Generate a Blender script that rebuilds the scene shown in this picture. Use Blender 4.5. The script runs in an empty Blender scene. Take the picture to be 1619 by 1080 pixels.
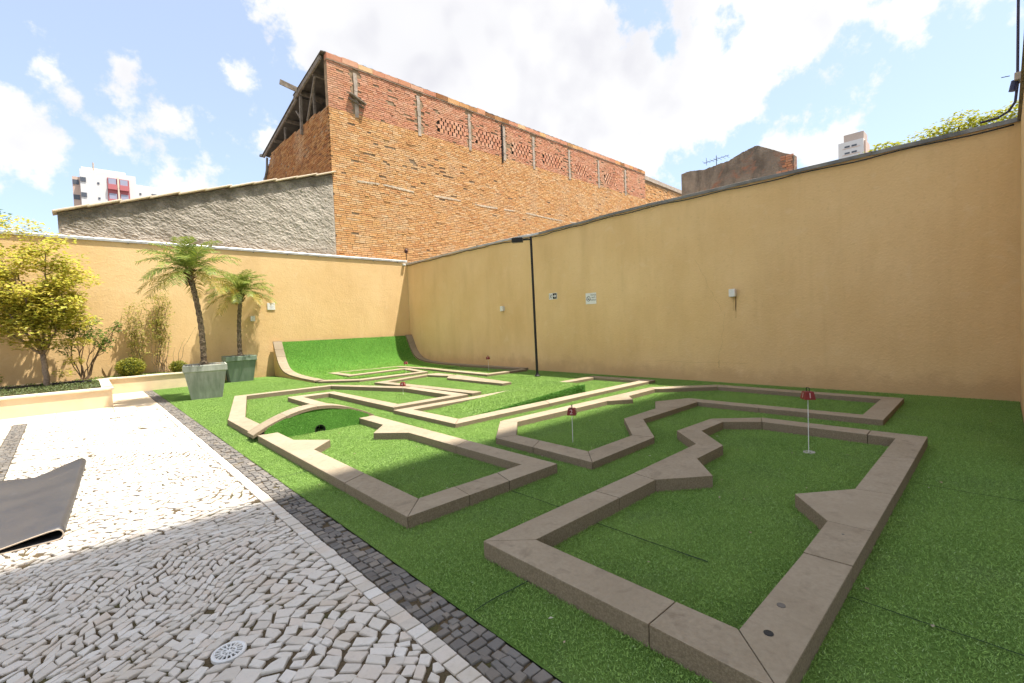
import bpy, bmesh, math, random
from mathutils import Vector, Matrix, noise
random.seed(7)
R = math.radians
S = bpy.context.scene
COL = S.collection

# ------------------------------------------------------------------ camera
cd = bpy.data.cameras.new('camera'); cam = bpy.data.objects.new('camera', cd); COL.objects.link(cam)
M3 = Matrix(((0.7297, 0.0540, -0.6816), (-0.6826, 0.0005, -0.7308), (-0.0391, 0.9985, 0.0373)))
q = M3.to_quaternion(); q.normalize()
cam.matrix_world = Matrix.Translation((0, 0, 1.35)) @ q.to_matrix().to_4x4()
cd.sensor_width = 36; cd.lens = 16.128; cd.clip_start = 0.05; cd.clip_end = 3000
S.camera = cam

# ------------------------------------------------------------------ light
SUN_A, SUN_B = 0.24, 0.25            # metres of shadow per metre of height, towards -X and towards +Y
sun_to = Vector((SUN_A, -SUN_B, 1)).normalized()
W = bpy.data.worlds.new('World'); S.world = W; W.use_nodes = True
nt = W.node_tree; N = nt.nodes; L = nt.links; N.clear()
out = N.new('ShaderNodeOutputWorld'); bg = N.new('ShaderNodeBackground'); bg.inputs[1].default_value = 1.0
sky = N.new('ShaderNodeTexSky'); sky.sky_type = 'NISHITA'; sky.sun_disc = False
sky.sun_elevation = math.asin(sun_to.z); sky.sun_rotation = math.atan2(sun_to.x, sun_to.y)
sky.air_density = 1.0; sky.dust_density = 1.2; sky.ozone_density = 3.0
SKY_STRENGTH = 0.115; CLOUD = 0.415
CLOUDS = [(0.367,0.756,0.542,0.125),(0.295,0.789,0.538,0.079),(0.502,0.690,0.521,0.197),(0.651,0.599,0.466,0.209),(0.763,0.466,0.448,0.182),(0.749,0.560,0.354,0.083),(0.822,0.351,0.447,0.140),(0.845,0.267,0.464,0.115),(0.870,0.169,0.464,0.083),(0.894,0.084,0.440,0.057),(0.896,0.027,0.443,0.053),(0.405,0.687,0.604,0.183),(0.620,0.489,0.614,0.183),(0.780,0.253,0.572,0.164),(0.688,0.621,0.376,0.107),(0.795,0.488,0.360,0.092),(-0.060,0.953,0.296,0.061),(-0.004,0.927,0.375,0.029),(0.059,0.915,0.399,0.035),(0.099,0.932,0.350,0.023),(0.071,0.944,0.322,0.048),(0.041,0.945,0.324,0.025),(0.118,0.958,0.261,0.040),(0.175,0.942,0.285,0.020),(0.250,0.901,0.355,0.033),(0.217,0.879,0.424,0.021),(0.935,0.220,0.278,0.044),(0.920,0.269,0.287,0.031),(0.853,0.436,0.288,0.037),(0.827,0.483,0.287,0.024),(0.924,0.136,0.357,0.012),(0.148,0.921,0.359,0.013),(0.188,0.920,0.343,0.014)]
GAPS = [(0.729,0.435,0.529,0.034),(0.785,0.372,0.496,0.018),(0.768,0.410,0.492,0.020),(0.811,0.314,0.494,0.013)]
def wn(t, **kw):
    n = N.new(t)
    for k, v in kw.items(): setattr(n, k, v)
    return n
def wmath(op, a, b=None, clamp=False):
    n = wn('ShaderNodeMath', operation=op, use_clamp=clamp)
    for i, x in enumerate((a, b)):
        if x is None: continue
        if isinstance(x, (int, float)): n.inputs[i].default_value = x
        else: L.new(x, n.inputs[i])
    return n.outputs[0]
tc = wn('ShaderNodeTexCoord'); DIR = tc.outputs['Generated']
# warp the direction a little so cloud rims break up
wno = wn('ShaderNodeTexNoise'); wno.inputs['Scale'].default_value = 9; wno.inputs['Detail'].default_value = 2
L.new(DIR, wno.inputs['Vector'])
wv = wn('ShaderNodeVectorMath', operation='SUBTRACT'); L.new(wno.outputs['Color'], wv.inputs[0]); wv.inputs[1].default_value = (.5, .5, .5)
wsc = wn('ShaderNodeVectorMath', operation='SCALE'); L.new(wv.outputs[0], wsc.inputs[0]); wsc.inputs['Scale'].default_value = 0.09
wadd = wn('ShaderNodeVectorMath', operation='ADD'); L.new(DIR, wadd.inputs[0]); L.new(wsc.outputs[0], wadd.inputs[1])
DW = wadd.outputs[0]
field = None
for x, y, z, r in CLOUDS:
    dn = wn('ShaderNodeVectorMath', operation='DISTANCE'); L.new(DW, dn.inputs[0]); dn.inputs[1].default_value = (x, y, z)
    v = wmath('SUBTRACT', r, dn.outputs['Value'])
    field = v if field is None else wmath('SMOOTH_MAX', field, v)
    if field is not v: field.node.inputs[2].default_value = 0.02
for x, y, z, r in GAPS:
    dn = wn('ShaderNodeVectorMath', operation='DISTANCE'); L.new(DW, dn.inputs[0]); dn.inputs[1].default_value = (x, y, z)
    v = wmath('SUBTRACT', dn.outputs['Value'], r)
    field = wmath('MINIMUM', field, v)
# the same broken cloud goes on over the rest of the sky
gn = wn('ShaderNodeTexNoise'); gn.inputs['Scale'].default_value = 2.2; gn.inputs['Detail'].default_value = 1
L.new(DIR, gn.inputs['Vector'])
gen = wmath('MULTIPLY', wmath('SUBTRACT', gn.outputs['Fac'], 0.5), 0.6)
fw = wn('ShaderNodeVectorMath', operation='DOT_PRODUCT'); L.new(DIR, fw.inputs[0]); fw.inputs[1].default_value = (0.66, 0.70, 0.27)
away = wn('ShaderNodeMapRange'); L.new(fw.outputs['Value'], away.inputs[0]); away.inputs[1].default_value = 0.62; away.inputs[2].default_value = 0.45; away.inputs[3].default_value = -0.5; away.inputs[4].default_value = 0
field = wmath('MAXIMUM', field, wmath('ADD', gen, away.outputs[0]))
fb = wn('ShaderNodeTexNoise'); fb.inputs['Scale'].default_value = 13; fb.inputs['Detail'].default_value = 6; fb.inputs['Roughness'].default_value = 0.62; fb.inputs['Distortion'].default_value = 0
L.new(DIR, fb.inputs['Vector'])
dens = wmath('ADD', field, wmath('MULTIPLY', wmath('SUBTRACT', fb.outputs['Fac'], 0.5), 0.24))
mask = wn('ShaderNodeMapRange', interpolation_type='SMOOTHSTEP'); L.new(dens, mask.inputs[0]); mask.inputs[1].default_value = -0.010; mask.inputs[2].default_value = 0.028
gr = wn('ShaderNodeTexNoise'); gr.inputs['Scale'].default_value = 4.6; gr.inputs['Detail'].default_value = 3; gr.inputs['Roughness'].default_value = 0.55
L.new(DIR, gr.inputs['Vector'])
gm = wn('ShaderNodeMapRange'); L.new(wmath('MULTIPLY', gr.outputs['Fac'], wmath('ADD', 1.0, wmath('MULTIPLY', dens, 1.6))), gm.inputs[0]); gm.inputs[1].default_value = 0.50; gm.inputs[2].default_value = 0.74
gd = wn('ShaderNodeVectorMath', operation='DISTANCE'); L.new(DW, gd.inputs[0]); gd.inputs[1].default_value = (.47, .70, .54)
gs = wn('ShaderNodeMapRange', interpolation_type='SMOOTHSTEP'); L.new(gd.outputs['Value'], gs.inputs[0]); gs.inputs[1].default_value = .30; gs.inputs[2].default_value = .05; gs.inputs[4].default_value = .75
cr = wn('ShaderNodeMix', data_type='RGBA'); L.new(wmath('ADD', wmath('MULTIPLY', gm.outputs[0], .75), wmath('MULTIPLY', gs.outputs[0], wmath('ADD', gr.outputs['Fac'], .25)), True), cr.inputs[0])
cr.inputs[6].default_value = (CLOUD, CLOUD, CLOUD * 1.0, 1); cr.inputs[7].default_value = (CLOUD * .72, CLOUD * .72, CLOUD * .78, 1)
sk = wn('ShaderNodeVectorMath', operation='SCALE'); L.new(sky.outputs[0], sk.inputs[0]); sk.inputs['Scale'].default_value = SKY_STRENGTH
hz = wn('ShaderNodeMix', data_type='RGBA'); hz.inputs[0].default_value = 0.42; L.new(sk.outputs[0], hz.inputs[6]); hz.inputs[7].default_value = (.315, .335, .375, 1)
mx = wn('ShaderNodeMix', data_type='RGBA'); L.new(mask.outputs[0], mx.inputs[0]); L.new(hz.outputs[2], mx.inputs[6]); L.new(cr.outputs[2], mx.inputs[7])
L.new(mx.outputs[2], bg.inputs[0]); L.new(bg.outputs[0], out.inputs[0])

sd = bpy.data.lights.new('sun', 'SUN'); sd.energy = 3.7; sd.angle = R(0.55); sd.color = (1.0, 0.95, 0.86)
sun = bpy.data.objects.new('sun', sd); COL.objects.link(sun)
sun.rotation_euler = (-sun_to).to_track_quat('-Z', 'Y').to_euler(); sun.location = (8, -8, 40)

vs = S.view_settings; vs.view_transform = 'Standard'; vs.look = 'None'; vs.exposure = 1.42; vs.gamma = 1; vs.use_curve_mapping = False
S.render.engine = 'CYCLES'
try:
    S.cycles.use_denoising = True; S.cycles.denoiser = 'OPENIMAGEDENOISE'
except Exception: pass
S.cycles.max_bounces = 4; S.cycles.diffuse_bounces = 3; S.cycles.transparent_max_bounces = 4
S.cycles.use_adaptive_sampling = True; S.cycles.adaptive_threshold = 0.025
W.cycles.sampling_method = 'MANUAL'; W.cycles.sample_map_resolution = 512

# ------------------------------------------------------------------ helpers
ORG = {}
def tag(o, label=None, cat=None, group=None, kind=None):
    if label: o['label'] = label
    if cat: o['category'] = cat
    if group: o['group'] = group
    if kind: o['kind'] = kind
    return o
def thing(name, loc, label, cat, group=None):
    o = bpy.data.objects.new(name, None); COL.objects.link(o); o.location = loc; o.empty_display_size = .2
    ORG[o.name] = Vector(loc)
    return tag(o, label, cat, group)
def origin(parent):
    while parent is not None:
        if parent.name in ORG: return ORG[parent.name]
        parent = parent.parent
    return Vector((0, 0, 0))
class MB:
    def __init__(s): s.v = []; s.f = []; s.t = []
    def add(s, vs, fs, tint=None):
        o = len(s.v); s.v += [tuple(v) for v in vs]; s.f += [tuple(i + o for i in f) for f in fs]
        s.t += [tint if tint is not None else 0.5] * len(fs)
        return s
    def box(s, x0, x1, y0, y1, z0, z1, tint=None, skip=()):
        vs = [(x0,y0,z0),(x1,y0,z0),(x1,y1,z0),(x0,y1,z0),(x0,y0,z1),(x1,y0,z1),(x1,y1,z1),(x0,y1,z1)]
        fs = {'b':(3,2,1,0),'t':(4,5,6,7),'f':(0,1,5,4),'r':(1,2,6,5),'k':(2,3,7,6),'l':(3,0,4,7)}
        return s.add(vs, [f for k, f in fs.items() if k not in skip], tint)
    def prism(s, poly, z0, z1, tint=None):
        if area(poly) < 0: poly = poly[::-1]
        n = len(poly)
        vs = [(x, y, z0) for x, y in poly] + [(x, y, z1) for x, y in poly]
        return s.add(vs, [tuple(range(n - 1, -1, -1)), tuple(range(n, 2 * n))] + [(i, (i + 1) % n, n + (i + 1) % n, n + i) for i in range(n)], tint)
    def bar(s, a, b, w, h, up=(0, 0, 1), tint=None):
        a, b = Vector(a), Vector(b); d = (b - a).normalized(); u = Vector(up); r = d.cross(u)
        if r.length < 1e-4: r = d.cross(Vector((1, 0, 0)))
        r.normalize(); u = r.cross(d)
        vs = [p + r * (i * w / 2) + u * (j * h / 2) for p in (a, b) for i, j in ((-1,-1),(1,-1),(1,1),(-1,1))]
        return s.add(vs, [(3,2,1,0),(4,5,6,7),(0,1,5,4),(1,2,6,5),(2,3,7,6),(3,0,4,7)], tint)
    def tube(s, pts, rad, n=8, cap=True, tint=None):
        pts = [Vector(p) for p in pts]; rs = rad if isinstance(rad, (list, tuple)) else [rad] * len(pts)
        vs = []; prev = None
        for i, p in enumerate(pts):
            d = (pts[min(i + 1, len(pts) - 1)] - pts[max(i - 1, 0)]).normalized()
            if prev is None: r = d.orthogonal().normalized()
            else:
                r = prev - d * prev.dot(d)
                r = r.normalized() if r.length > 1e-5 else d.orthogonal().normalized()
            prev = r; u = d.cross(r)
            vs += [p + (r * math.cos(a) + u * math.sin(a)) * rs[i] for a in (2 * math.pi * k / n for k in range(n))]
        fs = [(i*n+k, i*n+(k+1)%n, (i+1)*n+(k+1)%n, (i+1)*n+k) for i in range(len(pts) - 1) for k in range(n)]
        if cap: fs += [tuple(range(n - 1, -1, -1)), tuple(range((len(pts) - 1) * n, len(pts) * n))]
        return s.add(vs, fs, tint)
    def lathe(s, c, prof, n=20):
        vs = [(c[0] + r * math.cos(2*math.pi*k/n), c[1] + r * math.sin(2*math.pi*k/n), c[2] + z) for r, z in prof for k in range(n)]
        fs = [(i*n+k, i*n+(k+1)%n, (i+1)*n+(k+1)%n, (i+1)*n+k) for i in range(len(prof) - 1) for k in range(n)]
        return s.add(vs, fs)
    def build(s, name, mat, parent=None, smooth=False, bevel=0, kind=None, label=None, loc=None):
        o0 = origin(parent) if parent is not None else Vector(loc or (0, 0, 0))
        me = bpy.data.meshes.new(name)
        me.from_pydata([(v[0]-o0.x, v[1]-o0.y, v[2]-o0.z) for v in s.v], [], s.f)
        at = me.attributes.new('tint', 'FLOAT', 'FACE'); at.data.foreach_set('value', s.t)
        me.materials.append(mat); me.update()
        if smooth: me.polygons.foreach_set('use_smooth', [True] * len(me.polygons))
        o = bpy.data.objects.new(name, me); COL.objects.link(o)
        if parent is not None: o.parent = parent
        elif loc is not None: o.location = loc; ORG[o.name] = Vector(loc)
        if bevel:
            m = o.modifiers.new('bevel', 'BEVEL'); m.width = bevel; m.segments = 2; m.limit_method = 'ANGLE'; m.angle_limit = R(25)
        if kind: o['kind'] = kind
        if label: o['label'] = label
        return o
def area(p):
    return sum(p[i][0]*p[(i+1)%len(p)][1] - p[(i+1)%len(p)][0]*p[i][1] for i in range(len(p))) / 2
def inset(poly, d):
    if area(poly) < 0: poly = poly[::-1]
    n = len(poly); res = []
    for i in range(n):
        p0, p1, p2 = Vector(poly[i-1]), Vector(poly[i]), Vector(poly[(i+1) % n])
        e1 = (p1 - p0).normalized(); e2 = (p2 - p1).normalized()
        n1 = Vector((-e1.y, e1.x)); n2 = Vector((-e2.y, e2.x)); b = n1 + n2
        k = d / max(0.35, (1 + n1.dot(n2)) / 1.0) if b.length > 1e-4 else 0
        res.append(tuple(p1 + b * k))
    return res
def clip(poly, a, b, c):           # keep a*x + b*y <= c
    res = []
    for i in range(len(poly)):
        p, qv = poly[i], poly[(i+1) % len(poly)]
        dp, dq = a*p[0]+b*p[1]-c, a*qv[0]+b*qv[1]-c
        if dp <= 0: res.append(p)
        if dp * dq < 0:
            t = dp / (dp - dq); res.append((p[0]+(qv[0]-p[0])*t, p[1]+(qv[1]-p[1])*t))
    return res
def lerp(a, b, t): return a + (b - a) * t
def copy_of(src, parent=None, loc=None):
    o = src.copy(); COL.objects.link(o)
    if parent is not None: o.parent = parent
    if loc is not None: o.location = loc
    return o

# ------------------------------------------------------------------ materials
class NT:
    def __init__(s, name):
        s.m = bpy.data.materials.new(name); s.m.use_nodes = True; s.t = s.m.node_tree; s.n = s.t.nodes; s.l = s.t.links
        s.b = s.n['Principled BSDF']; s.geo = s.n.new('ShaderNodeNewGeometry'); s.pos = s.geo.outputs['Position']
    def link(s, a, sock):
        if isinstance(a, (int, float)): sock.default_value = a
        elif isinstance(a, tuple): sock.default_value = a if len(a) == 4 or sock.type == 'VECTOR' else (*a, 1)
        else: s.l.new(a, sock)
    def noise(s, scale, detail=4, rough=.55, vec=None, dist=0, stretch=None):
        n = s.n.new('ShaderNodeTexNoise'); detail = min(detail, 2 if scale > 20 else 4); n.inputs['Scale'].default_value = scale; n.inputs['Detail'].default_value = detail; n.inputs['Roughness'].default_value = rough; n.inputs['Distortion'].default_value = dist
        v = vec or s.pos
        if stretch:
            mp = s.n.new('ShaderNodeMapping'); mp.inputs['Scale'].default_value = stretch[:3]
            if len(stretch) > 3: mp.inputs['Rotation'].default_value = stretch[3]
            s.l.new(v, mp.inputs[0]); v = mp.outputs[0]
        s.l.new(v, n.inputs['Vector']); return n.outputs['Fac']
    def rng(s, f, a, b, c=0., d=1., smooth=False):
        n = s.n.new('ShaderNodeMapRange'); s.link(f, n.inputs[0])
        if smooth: n.interpolation_type = 'SMOOTHSTEP'
        for i, x in enumerate((a, b, c, d)): n.inputs[i+1].default_value = x
        return n.outputs[0]
    def mix(s, f, a, b, mode='MIX'):
        n = s.n.new('ShaderNodeMix'); n.data_type = 'RGBA'; n.blend_type = mode
        s.link(f, n.inputs[0]); s.link(a, n.inputs[6]); s.link(b, n.inputs[7]); return n.outputs[2]
    def math(s, op, a, b=0.):
        n = s.n.new('ShaderNodeMath'); n.operation = op; s.link(a, n.inputs[0]); s.link(b, n.inputs[1]); return n.outputs[0]
    def tint(s):
        a = s.n.new('ShaderNodeAttribute'); a.attribute_name = 'tint'
        o = s.n.new('ShaderNodeObjectInfo')
        return s.math('FRACT', s.math('ADD', a.outputs['Fac'], o.outputs['Random']))
    def island(s): return s.geo.outputs['Random Per Island']
    def ramp(s, f, *stops):
        n = s.n.new('ShaderNodeValToRGB'); e = n.color_ramp.elements
        while len(e) < len(stops): e.new(.5)
        for k, (p, c) in enumerate(stops): e[k].position = p; e[k].color = (*c, 1)
        s.link(f, n.inputs[0]); return n.outputs[0]
    def xyz(s, i):
        n = s.n.new('ShaderNodeSeparateXYZ'); s.l.new(s.pos, n.inputs[0]); return n.outputs[i]
    def bump(s, h, strength=.3, dist=.01):
        n = s.n.new('ShaderNodeBump'); n.inputs['Strength'].default_value = strength; n.inputs['Distance'].default_value = dist
        s.link(h, n.inputs['Height']); s.l.new(n.outputs[0], s.b.inputs['Normal'])
    def done(s, col, rough=.8, metal=0., spec=.3, trans=0.):
        s.link(col, s.b.inputs['Base Color']); s.link(rough, s.b.inputs['Roughness']); s.b.inputs['Metallic'].default_value = metal
        s.b.inputs['Specular IOR Level'].default_value = spec
        if trans:
            tr = s.n.new('ShaderNodeBsdfTranslucent'); s.link(col, tr.inputs[0]); ms = s.n.new('ShaderNodeMixShader'); ms.inputs[0].default_value = trans
            s.l.new(s.b.outputs[0], ms.inputs[1]); s.l.new(tr.outputs[0], ms.inputs[2])
            s.l.new(ms.outputs[0], s.n['Material Output'].inputs[0])
        return s.m
def plain(name, c, rough=.6, metal=0., spec=.4, var=.12, scale=14):
    t = NT(name); n = t.noise(scale, 4)
    return t.done(t.mix(t.rng(n, .3, .7), tuple(x*(1-var) for x in c), tuple(min(1, x*(1+var)) for x in c)), rough, metal, spec)

def m_turf(name, dark, light, worn=True, blades=False, con=1.):
    t = NT(name)
    big = t.noise(.9, 5, .6); fine = t.noise(60, 3, .7)
    c = t.mix(t.rng(big, .3, .7), dark, light)
    c = t.mix(t.rng(fine, .35, .75, 0, .55), c, tuple(x * .45 for x in dark))
    if worn:
        w = t.noise(1.7, 6, .65, dist=.4); c = t.mix(t.rng(w, .52, .74, 0, .50), c, (.15, .215, .085))
    if blades:
        oi = t.n.new('ShaderNodeObjectInfo'); i = t.math('FRACT', t.math('ADD', t.island(), oi.outputs['Random'])); c = t.mix(t.rng(i, 0, 1, .35, .9), c, t.ramp(i, (0, tuple(x*(1-.3*con) for x in dark)), (.6, light), (.93, tuple(x*(1+.18*con) for x in light)), (1, (.36, .48, .20))))
    else: t.bump(t.noise(170, 2, .8), .9, .02)
    return t.done(c, .6 if blades else .9, 0, .3 if blades else .1)
TURF_D, TURF_L = (.152, .285, .055), (.275, .428, .095)
turf_m = m_turf('turf_backing', tuple(x*.9 for x in TURF_D), tuple(x*.9 for x in TURF_L))
blade_m = m_turf('turf_blades', TURF_D, TURF_L, blades=True)
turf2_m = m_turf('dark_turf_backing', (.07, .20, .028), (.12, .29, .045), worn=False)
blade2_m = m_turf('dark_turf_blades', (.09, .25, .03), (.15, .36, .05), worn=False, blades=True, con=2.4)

def m_kerb():
    t = NT('brown_sandstone')
    n1 = t.noise(2.2, 6, .6); n2 = t.noise(38, 5, .7); n3 = t.noise(9, 5, .65, dist=.5)
    c = t.mix(t.rng(n1, .3, .7), (.282, .226, .152), (.375, .308, .218))
    c = t.mix(t.rng(n2, .35, .7, 0, .5), c, (.228, .172, .112))
    c = t.mix(t.rng(n3, .54, .74, 0, .6), c, (.155, .117, .076))
    c = t.mix(t.rng(t.tint(), 0, 1, 0, .32), c, (.445, .365, .262))
    # flat tops keep this mix; steep faces get a coarser, darker brown by normal
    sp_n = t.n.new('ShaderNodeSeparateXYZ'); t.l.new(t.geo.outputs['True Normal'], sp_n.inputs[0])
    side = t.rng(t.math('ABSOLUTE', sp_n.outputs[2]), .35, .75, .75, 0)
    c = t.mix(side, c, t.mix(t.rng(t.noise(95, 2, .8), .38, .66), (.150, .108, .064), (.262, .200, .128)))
    t.bump(t.math('ADD', t.noise(70, 4, .7), t.math('MULTIPLY', n3, .6)), .45, .007)
    return t.done(c, .82, 0, .25)
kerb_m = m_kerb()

def m_wall():
    t = NT('ochre_wall_paint')
    n1 = t.noise(.55, 5, .6); n2 = t.noise(1.6, 6, .6, stretch=(1, 1, .22)); n3 = t.noise(14, 5, .7)
    c = t.mix(t.rng(n1, .3, .7), (.710, .470, .218), (.790, .552, .285))
    c = t.mix(t.rng(n2, .48, .78, 0, .42), c, (.54, .345, .155))
    n5 = t.noise(5.5, 3, .7, stretch=(1, 1, .05)); c = t.mix(t.rng(n5, .58, .76, 0, .14), c, (.50, .325, .15))
    c = t.mix(t.rng(n3, .56, .78, 0, .34), c, (.47, .31, .15))
    n4 = t.noise(4.2, 4, .65, dist=.6); c = t.mix(t.rng(n4, .58, .74, 0, .30), c, (.80, .60, .36))
    # rising damp and reddish splash above the turf
    z = t.math('ADD', t.xyz(2), t.rng(t.noise(2.3, 6, .65), .25, .75, -.22, .22))
    c = t.mix(t.rng(z, .05, .48, .55, 0, True), c, (.50, .300, .150))
    t.bump(t.math('ADD', t.noise(26, 6, .7), t.math('MULTIPLY', t.noise(2.2, 3), 1.2)), .34, .020)
    return t.done(c, .86, 0, .2)
wall_m = m_wall()

def m_brick(name, cols, mort=None):
    t = NT(name); k = t.tint()
    c = t.ramp(k, *[(i / (len(cols)-1), x) for i, x in enumerate(cols)])
    n = t.noise(11, 6, .7); c = t.mix(t.rng(n, .55, .8, 0, .4), c, (.26, .155, .08))
    b = t.noise(.8, 5, .6); c = t.mix(t.rng(b, .50, .75, 0, .4), c, (.70, .55, .37))
    e = t.noise(2.1, 4, .65, stretch=(.5, 1, 1.6)); c = t.mix(t.rng(e, .54, .74, 0, .35), c, (.60, .29, .12))
    d = t.noise(.9, 6, .7, stretch=(1, 1, .3)); c = t.mix(t.rng(d, .58, .8, 0, .3), c, (.27, .17, .095))
    g = t.noise(4.5, 4, .7, stretch=(.4, 1, 2)); c = t.mix(t.rng(g, .6, .74, 0, .35), c, (.78, .66, .50))
    t.bump(t.noise(55, 5, .75), .6, .012)
    return t.done(c, .92, 0, .1)
brick_lo = m_brick('old_orange_brick', [(.66, .35, .15), (.74, .44, .20), (.58, .29, .12), (.75, .50, .28), (.70, .39, .16), (.63, .31, .14)])
brick_hi = m_brick('pink_hollow_brick', [(.66, .32, .20), (.60, .27, .165), (.70, .39, .26), (.55, .235, .145), (.68, .35, .20)])
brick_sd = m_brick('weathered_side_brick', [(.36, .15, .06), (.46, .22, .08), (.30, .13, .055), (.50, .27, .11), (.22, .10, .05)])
mortar_m = plain('crumbling_mortar', (.33, .235, .15), .95, 0, .1, .3, 6)
dark_m = plain('dark_interior', (.020, .015, .012), .95, 0, .05)
conc_m = plain('raw_concrete', (.46, .38, .31), .92, 0, .1, .25, 5)
def m_stucco():
    t = NT('rough_cast_stucco')
    n1 = t.noise(.9, 6, .62); n2 = t.noise(18, 5, .7)
    c = t.mix(t.rng(n1, .3, .7), (.36, .315, .26), (.50, .445, .375))
    c = t.mix(t.rng(n2, .5, .75, 0, .5), c, (.22, .19, .155))
    # lichen and soot run down from the coping, which climbs with X
    d = t.math('SUBTRACT', t.math('ADD', t.math('MULTIPLY', t.xyz(0), .3265), 4.68), t.xyz(2))
    d = t.math('ADD', d, t.rng(t.noise(2.2, 6, .7), .2, .8, -.45, .45))
    c = t.mix(t.rng(d, 0, .55, .72, 0), c, (.075, .066, .038))
    t.bump(t.noise(45, 5, .8), .7, .02)
    return t.done(c, .95, 0, .1)
stucco_m = m_stucco()
def m_ruin():
    t = NT('ruined_render')
    n1 = t.noise(.8, 7, .65, dist=.6); n2 = t.noise(2.5, 6, .7, stretch=(1, 1, .35))
    c = t.mix(t.rng(n1, .35, .65), (.22, .185, .15), (.46, .385, .305))
    c = t.mix(t.rng(n2, .5, .72, 0, .8), c, (.11, .098, .082))
    c = t.mix(t.rng(t.noise(1.1, 5, .6, dist=1), .58, .68), c, (.40, .22, .15))
    t.bump(t.noise(9, 6, .75), .8, .08)
    return t.done(c, .95, 0, .1)
ruin_m = m_ruin()
def m_stone(name, cols, rough):
    t = NT(name); k = t.tint()
    c = t.ramp(k, *[(i / (len(cols)-1), x) for i, x in enumerate(cols)])
    n = t.noise(45, 5, .7); c = t.mix(t.rng(n, .5, .8, 0, .35), c, tuple(x * .62 for x in cols[0]))
    g = t.noise(3.2, 5, .6); c = t.mix(t.rng(g, .50, .78, 0, .55), c, tuple(x * y for x, y in zip(cols[0], (.74, .66, .54))))
    t.bump(t.noise(80, 4, .7), .35, .004)
    return t.done(c, rough, 0, .3)
stone_w = m_stone('white_limestone_setts', [(.64, .585, .505), (.70, .655, .585), (.56, .505, .43), (.67, .615, .54), (.62, .535, .445), (.73, .69, .625)], .62)
stone_d = m_stone('dark_basalt_setts', [(.150, .138, .125), (.20, .185, .165), (.115, .108, .102), (.245, .215, .18), (.175, .155, .135)], .6)
def m_bed():
    t = NT('sand_and_moss_joints'); n = t.noise(3.5, 6, .65); f = t.noise(90, 4, .8)
    c = t.mix(t.rng(n, .3, .7), (.110, .080, .046), (.160, .118, .070)); c = t.mix(t.rng(t.noise(5, 5, .6, dist=.5), .52, .66, 0, .75), c, (.085, .085, .028))
    c = t.mix(t.rng(f, .45, .7, 0, .7), c, (.055, .04, .025))
    t.bump(f, .8, .01); return t.done(c, .95, 0, .1)
bed_m = m_bed()
def m_tile():
    t = NT('beige_stone_tiles'); n = t.noise(1.5, 6, .6); k = t.tint()
    c = t.mix(t.rng(n, .3, .7), (.62, .50, .355), (.72, .61, .46)); c = t.mix(t.rng(k, 0, 1, 0, .25), c, (.56, .42, .28))
    c = t.mix(t.rng(t.noise(7, 6, .7), .6, .8, 0, .3), c, (.36, .25, .15))
    t.bump(t.noise(60, 4), .2, .004); return t.done(c, .7, 0, .3)
tile_m = m_tile()
cap_m = plain('cream_coping', (.72, .62, .47), .75, 0, .2, .1, 5)
soil_m = plain('dark_soil', (.055, .038, .024), .98, 0, .05, .5, 20)
black_m = plain('black_metal', (.018, .017, .016), .5, .3, .4)
rubber_m = plain('black_rubber', (.022, .018, .019), .55, 0, .4)
white_m = plain('white_plastic', (.74, .73, .70), .45, 0, .4, .06)
steel_m = plain('galvanised_sheet', (.52, .52, .50), .45, .55, .5, .25, 5)
lead_m = plain('grey_flashing', (.20, .195, .18), .6, .3, .4, .35, 4)
red_m = plain('red_paint', (.19, .018, .015), .5, 0, .35, .3)
gum_m = plain('grey_wood', (.24, .20, .16), .9, 0, .1, .35, 9)
roof_m = plain('weathered_roof_sheet', (.13, .115, .10), .8, 0, .2, .3, 4)
ink_m = plain('black_ink', (.015, .015, .015), .6)
cable_m = plain('black_cable', (.02, .02, .02), .55)
def m_mat():
    t = NT('worn_rubber_mat'); n = t.noise(2.2, 6, .65, dist=.4); k = t.noise(6, 6, .75, stretch=(1.5, .25, 1, (0, 0, .5)))
    c = t.mix(t.rng(n, .3, .7), (.040, .041, .048), (.068, .060, .054)); c = t.mix(t.rng(k, .66, .8, 0, .6), c, (.19, .175, .16))
    t.bump(t.noise(70, 4), .25, .004); return t.done(c, t.rng(n, .3, .7, .38, .6), 0, .5)
mat_m = m_mat()
matedge_m = plain('pale_cut_edge', (.50, .40, .30), .8)
def m_pot(name, c, streak):
    t = NT(name); n = t.noise(7, 6, .65, stretch=(1, 1, .16)); m = t.noise(4, 6, .65)
    k = t.mix(t.rng(n, .42, .66, 0, .85), c, streak); k = t.mix(t.rng(m, .6, .72, 0, .5), k, (.10, .085, .055))
    t.bump(t.noise(40, 5), .3, .006); return t.done(k, .8, 0, .25)
pot1_m = m_pot('faded_green_pot', (.285, .305, .245), (.44, .44, .38))
pot2_m = m_pot('green_pot', (.165, .215, .155), (.235, .285, .215))
def m_leaf(name, *cols, trans=.3):
    t = NT(name); i = t.island()
    c = t.ramp(i, *[(k / max(1, len(cols)-1), x) for k, x in enumerate(cols)])
    c = t.mix(t.rng(t.noise(2.2, 3), .35, .7, 0, .35), c, tuple(x * .6 for x in cols[0]))
    return t.done(c, .5, 0, .35, trans)
maple_m = m_leaf('yellow_maple_leaves', (.50, .52, .08), (.68, .60, .10), (.74, .66, .14), (.54, .56, .09), (.68, .50, .09), (.40, .48, .08), trans=.5)
citrus_m = m_leaf('glossy_green_leaves', (.07, .16, .02), (.14, .26, .03), (.24, .34, .04), (.09, .20, .025), (.32, .40, .06))
golden_m = m_leaf('golden_green_leaves', (.15, .19, .02), (.30, .30, .03), (.40, .36, .045), (.20, .24, .025))
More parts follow.
